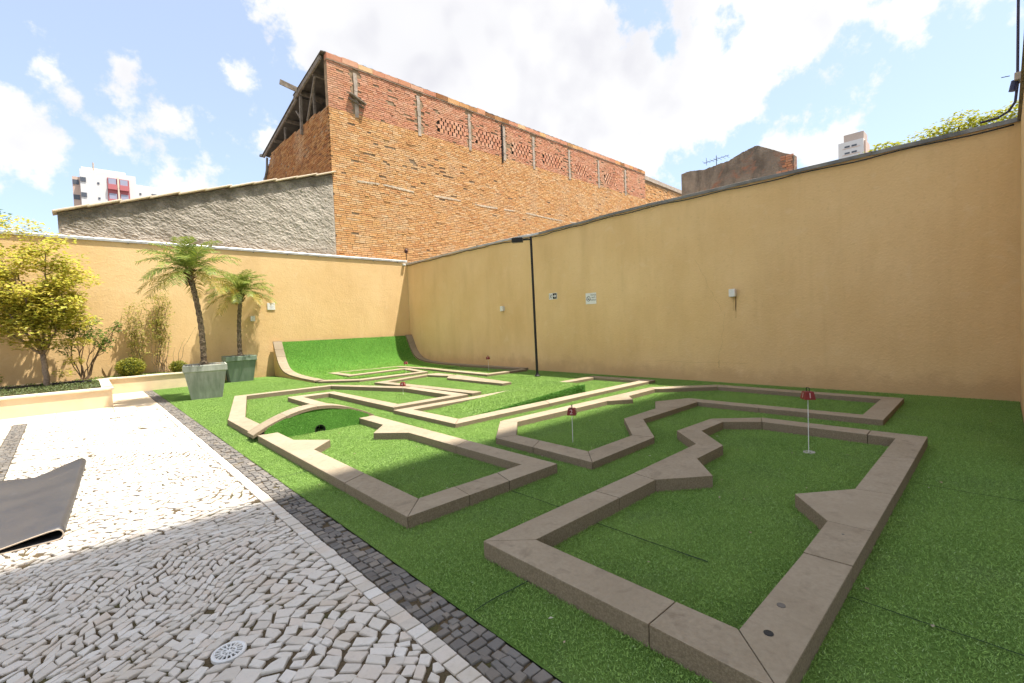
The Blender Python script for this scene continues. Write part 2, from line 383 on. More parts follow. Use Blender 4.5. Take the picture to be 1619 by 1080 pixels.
bamboo_m = m_leaf('thin_yellow_leaves', (.34, .34, .06), (.52, .47, .09), (.26, .29, .05), (.58, .51, .12))
palm_m = m_leaf('palm_leaflets', (.13, .20, .035), (.23, .30, .05), (.33, .38, .06), (.18, .25, .06), (.40, .40, .08))
palmdry_m = m_leaf('yellowing_palm_leaflets', (.36, .27, .04), (.30, .27, .05), (.42, .29, .05))
cover_m = m_leaf('ground_cover_leaves', (.09, .13, .04), (.15, .19, .06), (.20, .23, .08), (.07, .11, .035))
fartree_m = m_leaf('sunlit_tree_leaves', (.36, .39, .04), (.50, .48, .05), (.28, .33, .04), (.58, .50, .07), trans=.4)
bark_m = plain('pale_bark', (.34, .25, .18), .92, 0, .1, .3, 25)
twig_m = plain('brown_twig', (.16, .11, .07), .92, 0, .1, .3, 20)
def m_trunk():
    t = NT('palm_trunk'); n = t.noise(26, 5, .7, stretch=(1, 1, 1.6)); c = t.mix(t.rng(n, .35, .65), (.055, .042, .03), (.30, .23, .15)); t.bump(n, .9, .02); return t.done(c, .95, 0, .1)
trunk_m = m_trunk()
fibre_m = plain('brown_palm_fibre', (.12, .075, .04), .95, 0, .1, .4, 30)

# ================================================================== THE SETTING
XW, YW = 9.43, 15.98          # inner faces of the right-hand wall and of the end wall
ground = MB().add([(-900,-900,-.09),(900,-900,-.09),(900,900,-.09),(-900,900,-.09)], [(0,1,2,3)]).build('ground', plain('city_ground', (.16, .15, .13), .95, 0, .1, .3, .2))
tag(ground, 'grey-brown city ground beyond the yard walls', 'ground', kind='structure')

# ---- artificial turf: backing sheet and pile
TX0, TY0 = 1.245, -0.16
tb = MB(); nx, ny = 40, 76
for i in range(nx + 1):
    for j in range(ny + 1):
        x, y = lerp(TX0, XW, i/nx), lerp(TY0, YW, j/ny)
        tb.v.append((x, y, .004 * noise.noise((x*.9, y*.9, 3)) ))
for i in range(nx):
    for j in range(ny):
        a = i*(ny+1)+j; tb.f.append((a, a+ny+1, a+ny+2, a+1)); tb.t.append(.5)
turf = tb.build('artificial_turf', turf_m, smooth=True)
tag(turf, 'green artificial turf sheet covering the whole mini golf yard', 'turf', kind='structure')

SEAMS = [((2.42, 1.10), (2.42, 1.84)), ((2.55, -.1), (2.55, .49)), ((1.27, 1.693), (1.62, 1.693)), ((4.6, -.1), (4.6, .49)), ((2.45, 2.07), (2.45, 2.70)), ((1.25, 4.6), (1.51, 4.6))]
def gn_group(name):
    g = bpy.data.node_groups.new(name, 'GeometryNodeTree')
    g.interface.new_socket('Geometry', in_out='INPUT', socket_type='NodeSocketGeometry')
    g.interface.new_socket('Geometry', in_out='OUTPUT', socket_type='NodeSocketGeometry')
    return g, g.nodes.new('NodeGroupInput'), g.nodes.new('NodeGroupOutput')
def gn_blades(g, mesh_socket, density, seed, mat, h, rad, tilt=.55):
    nd, lk = g.nodes, g.links
    d = nd.new('GeometryNodeDistributePointsOnFaces'); d.inputs['Density'].default_value = density; d.inputs['Seed'].default_value = seed
    lk.new(mesh_socket, d.inputs['Mesh'])
    cone = nd.new('GeometryNodeMeshCone'); cone.fill_type = 'NONE'; cone.inputs['Vertices'].default_value = 3
    cone.inputs['Radius Top'].default_value = rad * .15; cone.inputs['Radius Bottom'].default_value = rad; cone.inputs['Depth'].default_value = h
    mt = nd.new('GeometryNodeSetMaterial'); mt.inputs['Material'].default_value = mat; lk.new(cone.outputs['Mesh'], mt.inputs['Geometry'])
    rv = nd.new('FunctionNodeRandomValue'); rv.data_type = 'FLOAT_VECTOR'; rv.inputs[0].default_value = (-tilt, -tilt, 0); rv.inputs[1].default_value = (tilt, tilt, 6.28); rv.inputs['Seed'].default_value = seed + 1
    rr = nd.new('FunctionNodeRotateRotation'); rr.rotation_space = 'LOCAL'; lk.new(d.outputs['Rotation'], rr.inputs[0]); lk.new(rv.outputs[0], rr.inputs[1])
    sc = nd.new('FunctionNodeRandomValue'); sc.data_type = 'FLOAT'; sc.inputs[2].default_value = .6; sc.inputs[3].default_value = 1.25; sc.inputs['Seed'].default_value = seed + 2
    ip = nd.new('GeometryNodeInstanceOnPoints'); lk.new(d.outputs['Points'], ip.inputs['Points']); lk.new(mt.outputs[0], ip.inputs['Instance']); lk.new(rr.outputs[0], ip.inputs['Rotation']); lk.new(sc.outputs[1], ip.inputs['Scale'])
    return ip.outputs['Instances']
# main yard: a small square patch of blades instanced on a grid of points
PS = .27
g, gi, go = gn_group('turf_pile_patches')
joins = []
pick = g.nodes.new('GeometryNodeGeometryToInstance')
for k in range(4):
    grid = g.nodes.new('GeometryNodeMeshGrid'); grid.inputs[0].default_value = PS; grid.inputs[1].default_value = PS; grid.inputs[2].default_value = 2; grid.inputs[3].default_value = 2
    ins = gn_blades(g, grid.outputs['Mesh'], 15000, 10 * k, blade_m, .012, .0019, 1.15)
    rz = g.nodes.new('GeometryNodeRealizeInstances'); g.links.new(ins, rz.inputs[0]); joins.append(rz.outputs[0])
for j in reversed(joins): g.links.new(j, pick.inputs[0])
ip = g.nodes.new('GeometryNodeInstanceOnPoints'); ip.inputs['Pick Instance'].default_value = True
g.links.new(gi.outputs[0], ip.inputs['Points']); g.links.new(pick.outputs[0], ip.inputs['Instance'])
ri = g.nodes.new('FunctionNodeRandomValue'); ri.data_type = 'INT'; ri.inputs[4].default_value = 0; ri.inputs[5].default_value = 3; g.links.new(ri.outputs[2], ip.inputs['Instance Index'])
r4 = g.nodes.new('FunctionNodeRandomValue'); r4.data_type = 'INT'; r4.inputs[4].default_value = 0; r4.inputs[5].default_value = 3; r4.inputs['Seed'].default_value = 5
mm = g.nodes.new('ShaderNodeMath'); mm.operation = 'MULTIPLY'; mm.inputs[1].default_value = math.pi/2; g.links.new(r4.outputs[2], mm.inputs[0])
cx = g.nodes.new('ShaderNodeCombineXYZ'); g.links.new(mm.outputs[0], cx.inputs[2]); g.links.new(cx.outputs[0], ip.inputs['Rotation'])
g.links.new(ip.outputs[0], go.inputs[0])
pts = []
for (x0, x1, y0, y1) in ((TX0 + .005, XW - .01, TY0 + .01, 12.3), (TX0 + .005, 4.4, 12.3, 15.05)):
    nxp, nyp = math.ceil((x1-x0)/PS), math.ceil((y1-y0)/PS)
    for i in range(nxp):
        for j in range(nyp):
            x, y = x0 + PS/2 + i*(x1-x0-PS)/(nxp-1), y0 + PS/2 + j*(y1-y0-PS)/(nyp-1)
            pts.append((x, y, .006))
me = bpy.data.meshes.new('turf_pile'); me.from_pydata(pts, [], []); me.materials.append(blade_m)
pile = bpy.data.objects.new('turf_pile', me); COL.objects.link(pile)
pile.modifiers.new('pile', 'NODES').node_group = g
tag(pile, 'short green plastic pile of the artificial turf', 'turf', kind='stuff')
def pile_on(o, parent, density, mat, h=.018, rad=.0026, seed=1, tilt=1.0):
    gg, i_, o_ = gn_group('pile_' + o.name)
    ins = gn_blades(gg, i_.outputs[0], density, seed, mat, h, rad, tilt)
    gg.links.new(ins, o_.inputs[0])
    p = bpy.data.objects.new('turf_pile', o.data.copy()); COL.objects.link(p); p.parent = parent; p.data.materials.clear(); p.data.materials.append(mat)
    p.modifiers.new('pile', 'NODES').node_group = gg; p['kind'] = 'stuff'

seam_m = plain('seam_shadow', (.02, .045, .012), .95)
for (p0, p1) in SEAMS:
    sm = MB(); k = 30; d0 = (Vector(p1)-Vector(p0)); nrm = Vector((-d0.y, d0.x)).normalized()
    for i in range(k):
        a, b = Vector(p0)+d0*i/k, Vector(p0)+d0*(i+1)/k; a += nrm*.012*noise.noise((a.x*4, a.y*4, 1)); b += nrm*.012*noise.noise((b.x*4, b.y*4, 1)); w = nrm*(.003 + .005*abs(noise.noise((a.x*3, a.y*3, 5))))
        sm.add([(*(a-w), .0145), (*(a+w), .0145), (*(b+w), .0145), (*(b-w), .0145)], [(0, 1, 2, 3)])
    sm.build('turf_seam', seam_m, turf)

# ---- sett paving: bed, white setts, dark border and dark cross band
def band_x(y): return -.845 + (11.15 - y) * .0245
pave = MB().box(-9, 1.243, -4, 11.245, -.08, -.009).build('paving', bed_m)
tag(pave, 'white sett paving with dark sett borders left of the turf', 'paving', kind='structure')
DRAIN = (.382, 2.256)
ca, sa = math.cos(R(38)), math.sin(R(38))
def warp(u, v):
    p = (u*.95, v*.95, 11.3); dx = noise.noise(p) * .30 + noise.noise((u*3.4, v*3.4, 5))*.045; dy = noise.noise((u*.95+40, v*.95, 2.1)) * .30 + noise.noise((u*3.4, v*3.4, 15))*.045
    return (u*ca - v*sa + dx, u*sa + v*ca + dy)
def sett(poly, z):            # one stone: softened top edge, straight sides
    poly = poly if area(poly) > 0 else poly[::-1]
    n = len(poly); top = inset(poly, .0022)
    h = .0022 + random.random() * .002; tz = [z + (random.random()-.5)*.003 for _ in range(n)]
    vs = [(x, y, -.02) for x, y in poly] + [(x, y, z - h) for x, y in poly] + [(x, y, tz[i]) for i, (x, y) in enumerate(top)]
    fs = [(i, (i+1)%n, n+(i+1)%n, n+i) for i in range(n)] + [(n+i, n+(i+1)%n, 2*n+(i+1)%n, 2*n+i) for i in range(n)] + [tuple(range(2*n, 3*n))]
    return vs, fs
white, dark = [], []
def xleft(y): return -.105*y - .85
v = -14.
while v < 14:
    hrow = random.uniform(.046, .070); u = -14. + random.random() * .05
    while u < 14:
        w = random.uniform(.046, .088)
        cxy = warp(u + w/2, v + hrow/2)
        if .25 < cxy[1] < 11.3 and xleft(cxy[1]) < cxy[0] < 1.12:
            jj = lambda s=.0095: random.uniform(-s, s)
            sk = random.uniform(-.010, .018)
            g_ = random.uniform(.0028, .0068) + (.0025 if cxy[1] > 4 else 0)
            cs = [(u+g_+jj()*.6+sk, v+g_+jj()), (u+w-g_+jj()*.6+sk, v+g_+jj()), (u+w-g_+jj()*.6-sk, v+hrow-g_+jj()), (u+g_+jj()*.6-sk, v+hrow-g_+jj())]
            if random.random() < .5:
                k = random.randrange(4); a, b, c = cs[k-1], cs[k], cs[(k+1) % 4]; t1, t2 = random.uniform(.62, .85), random.uniform(.62, .85)
                cs[k:k+1] = [(lerp(a[0], b[0], t1), lerp(a[1], b[1], t1)), (lerp(c[0], b[0], t2), lerp(c[1], b[1], t2))]
            p = [warp(*c) for c in cs]
            p = clip(p, 1, 0, .975); p = clip(p, 0, 1, 11.235) if p else p
            yb = cxy[1]; bx = band_x(yb)
            if p: p = clip(p, -1, 0, -(bx + .085)) if cxy[0] > bx else clip(p, 1, 0, bx - .085)
            if p and len(p) > 2 and abs(area(p)) > .0008 and math.hypot(cxy[0]-DRAIN[0], cxy[1]-DRAIN[1]) > .082:
                white.append((p, cxy))
        u += w
    v += hrow
y = .25                                    # straight course of white setts along the border
while y < 11.2:
    w = random.uniform(.055, .088); j = lambda s=.004: random.uniform(-s, s)
    white.append(([(.981+j(), y+.003+j()), (1.058+j(.003), y+.003+j()), (1.058+j(.003), y+w-.003+j()), (.981+j(), y+w-.003+j())], (1.02, y+w/2))); y += w
for (x0f, x1f, ya, yb) in ((lambda y: 1.063, lambda y: 1.241, .2, 15.0), (lambda y: band_x(y)-.08, lambda y: band_x(y)+.08, 5.0, 11.23)):
    y = ya
    while y < yb:
        h = random.uniform(.042, .062); x = x0f(y); xe = x1f(y)
        ws = [random.uniform(.8, 1.3) for _ in range(random.choice((3, 3, 4)))]; tot = sum(ws)
        for w in ws:
            w = w/tot*(xe - x0f(y)); j = lambda s=.009: random.uniform(-s, s)
            o = random.uniform(-.02, .02)
            if random.random() < .03: x += w; continue
            dark.append(([(x+.003+j(.004), y+.003+j(.006)+o), (x+w-.003+j(.004), y+.003+j(.006)+o), (x+w-.003+j(.004), y+h-.003+j(.006)+o), (x+.003+j(.004), y+h-.003+j(.006)+o)], (x+w/2, y+h/2)))
            x += w
        y += h
def in_view(c):
    if c[1] < .9 or c[0] < -.105*c[1] - .05: return False
    return c[1] > 1.317 - (c[0]-1.057)*1.031 - .04
def lay(lst, name, mat, n_ind):
    lst.sort(key=lambda s: (not in_view(s[1]), math.hypot(*s[1])))
    rest = MB(); seed = 0
    for k, (p, c) in enumerate(lst):
        vs, fs = sett(p, random.uniform(-.0015, .0055))
        if k < n_ind:
            m = MB(); m.add([(a-c[0], b-c[1], d) for a, b, d in vs], fs, .5); o = m.build(name, mat, None); o.parent = pave; o.location = (c[0], c[1], 0)
        else: rest.add(vs, fs, random.random())
    o = rest.build(name + 's', mat, pave, kind='stuff')
lay(white, 'white_sett', stone_w, 300)
lay(dark, 'dark_sett', stone_d, 200)

# ---- beige tile path between paving and planters
path = MB().box(-9, .36, 11.25, 12.3, -.07, -.012).box(.36, 1.06, 11.25, 15.2, -.07, -.012).build('tile_path', plain('tile_joint', (.30, .23, .16), .9))
tag(path, 'beige tiled path between the white paving and the planters', 'path', kind='structure')
for (x0, x1, y0, y1) in [(x, x+.795, 11.255, 11.99) for x in [-5.24+.8*i for i in range(7)]] + [(x, x+.795, 11.995, 12.298) for x in [-5.24+.8*i for i in range(7)]] + [(.362, .706, 11.255, 12.0), (.71, 1.056, 11.255, 12.0)] + [(.362, 1.056, y, y+.795) for y in (12.005, 12.805, 13.605, 14.403)]:
    m = MB().box(x0, x1, y0, y1, -.05, random.uniform(-.002, .002), random.random()); m.build('tile', tile_m, path, bevel=.003)

# ================================================================== WALLS
rw = thing('boundary_wall', (XW, 8, 0), 'long shaded ochre boundary wall along the right side of the turf', 'wall')
m = MB(); tops = []
ysn = [-.4, 1, 2.3, 4.7, 5.5, 7.4, 9.1, 10.2, 11.4, 13.8, 16.2]; zsn = [3.866, 3.872, 3.880, 3.905, 3.915, 3.885, 3.858, 3.895, 3.905, 3.885, 3.872]
NW = 60
def wz(y):
    for i in range(len(ysn)-1):
        if y <= ysn[i+1]: return lerp(zsn[i], zsn[i+1], (y-ysn[i])/(ysn[i+1]-ysn[i]))
    return zsn[-1]
yy = [lerp(-.4, 16.2, i/NW) for i in range(NW+1)]
for xx in (XW, XW+.2):
    m.v += [(xx, y, -.05) for y in yy] + [(xx, y, wz(y)) for y in yy]
n = NW + 1
for i in range(NW):
    m.f += [(i+1, i, n+i, n+i+1), (2*n+i, 2*n+i+1, 3*n+i+1, 3*n+i), (n+i+1, n+i, 3*n+i, 3*n+i+1)]
m.f += [(0, 2*n, 3*n, n), (2*n-1, 4*n-1, 3*n-1, n-1)]; m.t = [.5]*len(m.f)
m.build('wall_face', wall_m, rw)
for i in range(9):                          # metal flashing in lengths
    ya, yb = -.4 + i*16.6/9, -.4 + (i+1)*16.6/9 - .006
    k = 6; f = MB()
    pr = [(-.035, -.045), (-.035, .012), (.08, .045), (.23, .03)]
    for s_ in range(k+1):
        y = lerp(ya, yb, s_/k); dz = .010*noise.noise((y*1.3, 5, 2)); f.v += [(XW+a, y, wz(y)+b+.004+dz+(.004 if i % 2 else 0)) for a, b in pr]
    for s_ in range(k):
        for q_ in range(3): a = s_*4+q_; f.f.append((a, a+1, a+5, a+4)); f.t.append(.5)
    o = f.build('flashing', lead_m if i < 5 else steel_m, rw)
    sm = o.modifiers.new('thick', 'SOLIDIFY'); sm.thickness = .004
crk = MB()
def strip(mb, p, w):
    for i in range(len(p)-1):
        (y0, z0), (y1, z1) = p[i], p[i+1]; d = Vector((y1-y0, z1-z0)).normalized(); nn = Vector((-d.y, d.x))*w/2
        mb.add([(XW-.0018, y0+nn.x, z0+nn.y), (XW-.0018, y1+nn.x, z1+nn.y), (XW-.0018, y1-nn.x, z1-nn.y), (XW-.0018, y0-nn.x, z0-nn.y)], [(0, 1, 2, 3)])
pl = []
for a, b, k in (((4.40, 2.55), (3.87, 1.44), 14), ((3.80, 1.42), (3.95, .45), 12)):
    pl = [(lerp(a[0], b[0], i/k)+random.uniform(-.02, .02), lerp(a[1], b[1], i/k)) for i in range(k+1)]; strip(crk, pl, .0022)
strip(crk, [(3.95+random.uniform(-.01, .01), .45-i*.03) for i in range(6)], .008)
strip(crk, [(5.4-i*.25, .40+random.uniform(-.012, .012)) for i in range(9)], .0022)
crk.build('crack', plain('crack_shadow', (.36, .24, .11), .95), rw)
st = NT('dirt_run'); zz = st.noise(22, 5, .7, stretch=(1, 1, .12)); st_m = st.done(st.mix(st.rng(zz, .35, .65), (.70, .47, .22), (.47, .31, .15)), .9, 0, .1)
f = MB(); strip(f, [(3.62, 1.72), (3.63, 1.45)], .055); strip(f, [(3.59, 1.72), (3.605, 1.3)], .030); f.build('dirt_run', st_m, rw)

ew = thing('boundary_wall', (4, YW, 0), 'sunlit ochre end wall behind the potted palms and turf ramp', 'wall')
MB().box(-9, XW-.004, YW, YW+.2, -.05, 3.96).build('wall_face', wall_m, ew)
for i in range(6):                          # pale metal gutter in lengths
    xa = -9 + i*3.072; xb = xa + 3.066
    g0 = MB(); pr = [(.10, 3.968), (-.026, 3.964), (-.028, 3.93), (-.036, 3.93), (-.038, 3.99), (-.030, 4.005), (-.022, 3.99), (.10, 4.03)]
    g0.v = [(x, YW+a, b) for x in (xa, xb) for a, b in pr]; k = len(pr)
    g0.f = [(q_, (q_+1) % k, k+(q_+1) % k, k+q_) for q_ in range(k)] + [tuple(range(k-1, -1, -1)), tuple(range(k, 2*k))]; g0.t = [.5]*len(g0.f)
    g0.build('gutter', steel_m, ew)
for i in range(13): MB().box(-3+i, -2.975+i, YW-.030, YW-.002, 3.895, 3.921).build('bracket', lead_m, ew)
MB().box(9.22, 9.33, YW-.10, YW-.002, 3.80, 3.87).build('gutter_outlet', white_m, ew, bevel=.01)

rt = thing('return_wall', (8.6, -.26, 0), 'ochre return wall at the right edge meeting the long wall', 'wall')
MB().box(5.5, XW-.003, -.36, -.163, -.05, 3.84).build('wall_face', wall_m, rt)
MB().box(5.46, XW-.04, -.40, -.13, 3.843, 3.88).build('flashing', lead_m, rt)

# the apartment block the photographer stands under; its roof line draws the shade over the near half of the yard
YT = 4.11 - SUN_B * 30
ap = thing('apartment_block', (10, YT-5.5, 0), 'tall cream apartment block behind the viewer shading the yard', 'building')
MB().box(2.2, 18, YT-11, YT, -.06, 29.2).build('body', plain('cream_render', (.76, .72, .65), .9), ap)  # unseen block; narrowed and paled so more skylight reaches the yard
MB().box(2.15, 18.05, YT-11.05, YT+.0, 29.2, 30).build('parapet', plain('white_parapet', (.7, .68, .64), .9), ap)
slab_p = None
for k in range(9):
    z = 3.0 + 2.9*k
    for j in range(5):
        x = 4.1 + 3*j
        if slab_p is None: slab_p = MB().box(-.8, .8, -.02, .05, 0, 1.3).build('window', plain('window_dark', (.05, .06, .07), .2), None); slab_p.parent = ap; w_ = slab_p
        else: w_ = copy_of(slab_p, ap)
        w_.location = (x-10, 5.5, z)

# ================================================================== MINI GOLF LANES
HOLES = {
'A': (0.102, 'large stone lane border nearest the viewer with arrow-shaped bumpers', [
  [(1.628,2.062),(2.695,2.058),(2.695,1.842),(1.85,1.845)],
  [(2.695,2.058),(3.215,2.055),(3.184,1.840),(2.695,1.842)],
  [(3.215,2.055),(4.355,2.070),(4.752,2.475),(4.905,2.262),(4.457,1.845),(3.904,1.845),(3.548,1.553),(3.184,1.840)],
  [(4.752,2.475),(5.567,2.450),(5.480,2.262),(4.905,2.262)],
  [(5.567,2.450),(5.966,2.009),(5.725,1.920),(5.480,2.262)],
  [(5.966,2.009),(5.945,0.942),(5.715,0.935),(5.725,1.920)],
  [(5.945,0.942),(5.942,0.498),(5.020,0.498),(4.92,0.716),(5.711,0.717),(5.715,0.935)],
  [(4.92,0.716),(5.020,0.498),(3.940,0.499),(3.904,0.714)],
  [(3.904,0.714),(3.940,0.499),(3.198,0.500),(3.194,0.720),(3.542,0.989)],
  [(3.194,0.720),(3.198,0.500),(2.696,0.500),(2.687,0.715)],
  [(2.687,0.715),(2.696,0.500),(1.616,0.501),(1.846,0.722)],
  [(1.846,0.722),(1.616,0.501),(1.623,0.990),(1.846,0.985)],
  [(1.846,0.985),(1.623,0.990),(1.628,2.062),(1.85,1.845)]]),
'B': (0.078, 'shaded stone lane border beside the long wall around flag two', [
  [(3.971,4.550),(4.085,4.332),(3.580,3.824),(3.340,3.916)],
  [(3.340,3.916),(3.580,3.824),(3.572,3.447),(3.324,3.311)],
  [(3.324,3.311),(3.572,3.447),(3.560,2.785),(3.294,2.532)],
  [(3.294,2.532),(4.436,2.562),(4.370,2.800),(3.560,2.785)],
  [(4.436,2.562),(5.166,3.137),(5.055,3.355),(4.370,2.800)],
  [(5.166,3.137),(6.695,3.135),(6.940,3.395),(6.390,3.669),(5.886,3.380),(5.055,3.355)],
  [(6.695,3.135),(6.698,2.281),(6.930,2.447),(6.940,3.395)],
  [(6.698,2.281),(6.701,0.945),(6.926,1.180),(6.930,2.447)],
  [(6.701,0.945),(8.530,0.965),(8.302,1.197),(6.926,1.180)],
  [(8.530,0.965),(8.555,2.140),(8.311,2.109),(8.302,1.197)],
  [(8.555,2.140),(8.596,3.640),(8.334,3.530),(8.311,2.109)],
  [(8.596,3.640),(7.680,4.500),(7.520,4.310),(8.334,3.530)],
  [(7.680,4.500),(5.691,4.525),(6.020,4.294),(6.368,4.040),(6.627,4.282),(7.520,4.310)],
  [(5.691,4.525),(3.971,4.550),(4.085,4.332),(6.020,4.294)]]),
'C': (0.092, 'half-lit stone lane border around the arched tunnel bump', [
  [(1.517,6.345),(1.75,6.345),(1.75,5.71),(2.04,5.35),(1.75,5.06),(1.75,3.85),(1.517,3.73)],
  [(1.517,3.73),(1.75,3.85),(1.75,2.955),(1.517,2.718)],
  [(1.517,2.718),(1.75,2.955),(2.075,2.955),(2.04,2.718)],
  [(2.04,2.718),(2.075,2.955),(2.52,2.955),(2.447,2.718)],
  [(2.447,2.718),(3.035,2.718),(3.04,4.03),(2.81,3.95),(2.81,2.955),(2.52,2.955)],
  [(3.04,4.03),(3.06,6.345),(2.83,6.345),(2.83,5.60),(2.52,5.25),(2.81,4.91),(2.81,3.95)],
  [(3.06,6.635),(3.09,9.37),(2.865,9.60),(2.83,6.635)],
  [(2.865,9.60),(3.09,9.37),(3.60,9.40),(3.79,9.62),(2.92,9.65)],
  [(3.79,9.62),(3.60,9.40),(3.58,6.70),(3.80,6.92)],
  [(3.58,6.70),(3.80,6.92),(4.90,6.95),(5.13,6.73)],
  [(5.13,6.73),(4.90,6.95),(4.90,8.62),(5.13,8.72)],
  [(5.13,8.72),(4.90,8.62),(4.12,10.62),(4.25,10.85)],
  [(2.22,10.88),(2.40,10.66),(4.12,10.62),(4.25,10.85)],
  [(1.52,7.95),(1.75,7.93),(2.40,10.66),(2.22,10.88)],
  [(1.51,7.95),(1.75,7.93),(1.75,6.86),(1.505,6.64)]]),
'E': (0.064, 'sunlit stone lane border around the rounded turf mound', [
  [(3.53,6.62),(3.76,6.40),(3.76,5.19),(3.53,4.95)],
  [(3.53,6.62),(4.85,6.62),(4.85,6.40),(3.76,6.40)],
  [(4.85,6.62),(6.10,6.62),(6.10,6.40),(4.85,6.40)],
  [(3.53,4.95),(3.76,5.19),(5.55,5.20),(5.40,4.96)],
  [(5.40,4.96),(5.55,5.20),(7.1,5.21),(7.0,4.98)],
  [(7.0,4.98),(7.1,5.21),(8.47,5.22),(8.73,4.99)],
  [(8.73,4.99),(8.47,5.22),(8.47,6.38),(8.74,6.61)],
  [(8.74,6.61),(8.47,6.38),(6.10,6.40),(6.10,6.62)]]),
'F': (0.064, 'sunlit angular stone lane border behind the mound', [
  [(5.13,10.50),(5.38,10.30),(5.51,8.6),(5.27,8.6)],
  [(5.27,8.6),(5.51,8.6),(5.62,6.95),(5.38,6.95)],
  [(5.13,10.50),(5.38,10.30),(6.80,10.72),(6.95,10.98)],
  [(6.95,10.98),(6.80,10.72),(6.97,10.0),(7.23,10.05),(7.25,10.85)],
  [(6.65,9.60),(6.97,9.97),(7.26,9.97),(6.93,7.50),(6.66,7.50)]]),
'G': (0.064, 'far stone lane border at the foot of the turf ramp', [
  [(4.405,12.20),(4.65,12.42),(5.30,11.66),(5.16,11.37)],
  [(5.16,11.37),(5.30,11.66),(7.20,11.76),(7.34,11.52)],
  [(7.34,11.52),(7.20,11.76),(7.42,13.10),(7.66,13.10)],
  [(5.49,12.80),(5.50,14.42),(5.74,14.20),(5.73,13.10)],
  [(5.49,12.80),(5.73,13.10),(7.42,13.34),(7.66,13.11)],
  [(5.50,14.42),(5.74,14.20),(7.72,14.12),(7.95,14.35)],
  [(7.95,14.35),(7.72,14.12),(7.86,12.3),(7.73,11.0),(7.98,11.0),(8.10,12.40)],
  [(7.73,10.99),(7.98,10.99),(7.90,9.45),(7.66,9.22)],
  [(7.66,9.22),(7.90,9.45),(9.15,9.45),(9.15,9.22)]]),
}
holes = {}
for key, (hz, lab, slabs) in HOLES.items():
    c0 = (sum(p[0] for s_ in slabs for p in s_)/sum(len(s_) for s_ in slabs), sum(p[1] for s_ in slabs for p in s_)/sum(len(s_) for s_ in slabs), 0)
    t = thing('golf_lane_border', c0, lab, 'lane border', 'stone borders of the mini golf lanes'); holes[key] = t
    for s_ in slabs:
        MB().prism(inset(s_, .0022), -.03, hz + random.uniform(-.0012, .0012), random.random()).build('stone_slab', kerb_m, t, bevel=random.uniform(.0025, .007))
for (x, y, r, dz) in ((1.898, .627, .018, .0), (2.122, .649, .017, 0), (3.048, .612, .007, 0)):
    MB().lathe((x, y, .102), [(0, .0022), (r*.7, .0022), (r, .0016), (r, -.004)], 14).build('hole_disc', black_m if r > .0175 else plain('dull_disc', (.13, .11, .09), .6), holes['A'])  # thin dark discs stand in for small holes in the slabs

# ---- arched tunnel bump inside lane C
AR = thing('tunnel_bump', (2.28, 6.49, 0), 'arched stone bridge with dark turf face and round ball tunnel', 'tunnel')
xa, xb, zb, zc = 1.47, 3.075, .098, .345
def arch_z(x):
    s_ = (x - xa)/(xb - xa)*2 - 1
    return zb + (zc - zb) * (math.cos(s_*math.pi/2)**.9 if abs(s_) < 1 else 0)
def arch_slab(x0, x1):
    k = 8; m = MB(); xs = [lerp(x0, x1, i/k) for i in range(k+1)]
    for y in (6.347, 6.632): m.v += [(x, y, arch_z(x)) for x in xs] + [(x, y, arch_z(x) - .045) for x in xs]
    n = k+1
    for i in range(k): m.f += [(i, i+1, 2*n+i+1, 2*n+i), (n+i+1, n+i, 3*n+i, 3*n+i+1), (i, n+i, n+i+1, i+1), (2*n+i+1, 3*n+i+1, 3*n+i, 2*n+i)]
    m.f += [(0, 2*n, 3*n, n), (k, n+k, 3*n+k, 2*n+k)]; m.t = [random.random()]*len(m.f)
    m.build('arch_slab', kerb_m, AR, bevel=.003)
for i in range(4): arch_slab(lerp(xa, xb, i/4)+.001, lerp(xa, xb, (i+1)/4)-.001)
hx, hzc, hr = 2.27, .030, .066
def outline(th):           # from the tunnel mouth out to the arch edge
    d = Vector((math.cos(th), math.sin(th))); t_ = hr
    while t_ < 2:
        x, z = hx + d.x*t_, hzc + d.y*t_
        if z < -.02 or x < 1.60 or x > 2.98 or z > arch_z(x) - .028: break
        t_ += .004
    return hx + d.x*t_, hzc + d.y*t_
fm = MB(); k = 96; rings = 8
for r_ in range(rings+1):
    for i in range(k):
        th = 2*math.pi*i/k; ox, oz = outline(th); ix, iz = hx+hr*math.cos(th), hzc+hr*math.sin(th); u = r_/rings
        fm.v.append((lerp(ix, ox, u), 6.358 - .20*max(0, .30-lerp(iz, oz, u)), lerp(iz, oz, u)))
for r_ in range(rings):
    for i in range(k): fm.f.append((r_*k+i, r_*k+(i+1) % k, (r_+1)*k+(i+1) % k, (r_+1)*k+i)); fm.t.append(.5)
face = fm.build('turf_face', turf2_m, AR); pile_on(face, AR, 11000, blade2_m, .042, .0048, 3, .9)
bk = MB(); bk.v = [(lerp(xa+.02, xb-.02, i/24), 6.62, 0) for i in range(25)] + [(lerp(xa+.02, xb-.02, i/24), 6.62, arch_z(lerp(xa+.02, xb-.02, i/24))-.03) for i in range(25)]
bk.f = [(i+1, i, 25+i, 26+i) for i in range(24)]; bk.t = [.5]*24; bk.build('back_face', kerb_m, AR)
pp = MB(); pr = [(hr+.005, 6.292), (hr-.004, 6.290), (hr-.006, 6.40), (hr-.008, 6.60)]
pp.v = [(hx+r_*math.cos(2*math.pi*i/24), y, hzc+r_*math.sin(2*math.pi*i/24)) for r_, y in pr for i in range(24)]
pp.f = [(a*24+i, a*24+(i+1) % 24, (a+1)*24+(i+1) % 24, (a+1)*24+i) for a in range(3) for i in range(24)] + [tuple(range(72, 96))]; pp.t = [.5]*len(pp.f)
pp.build('tunnel_pipe', rubber_m, AR, smooth=True)

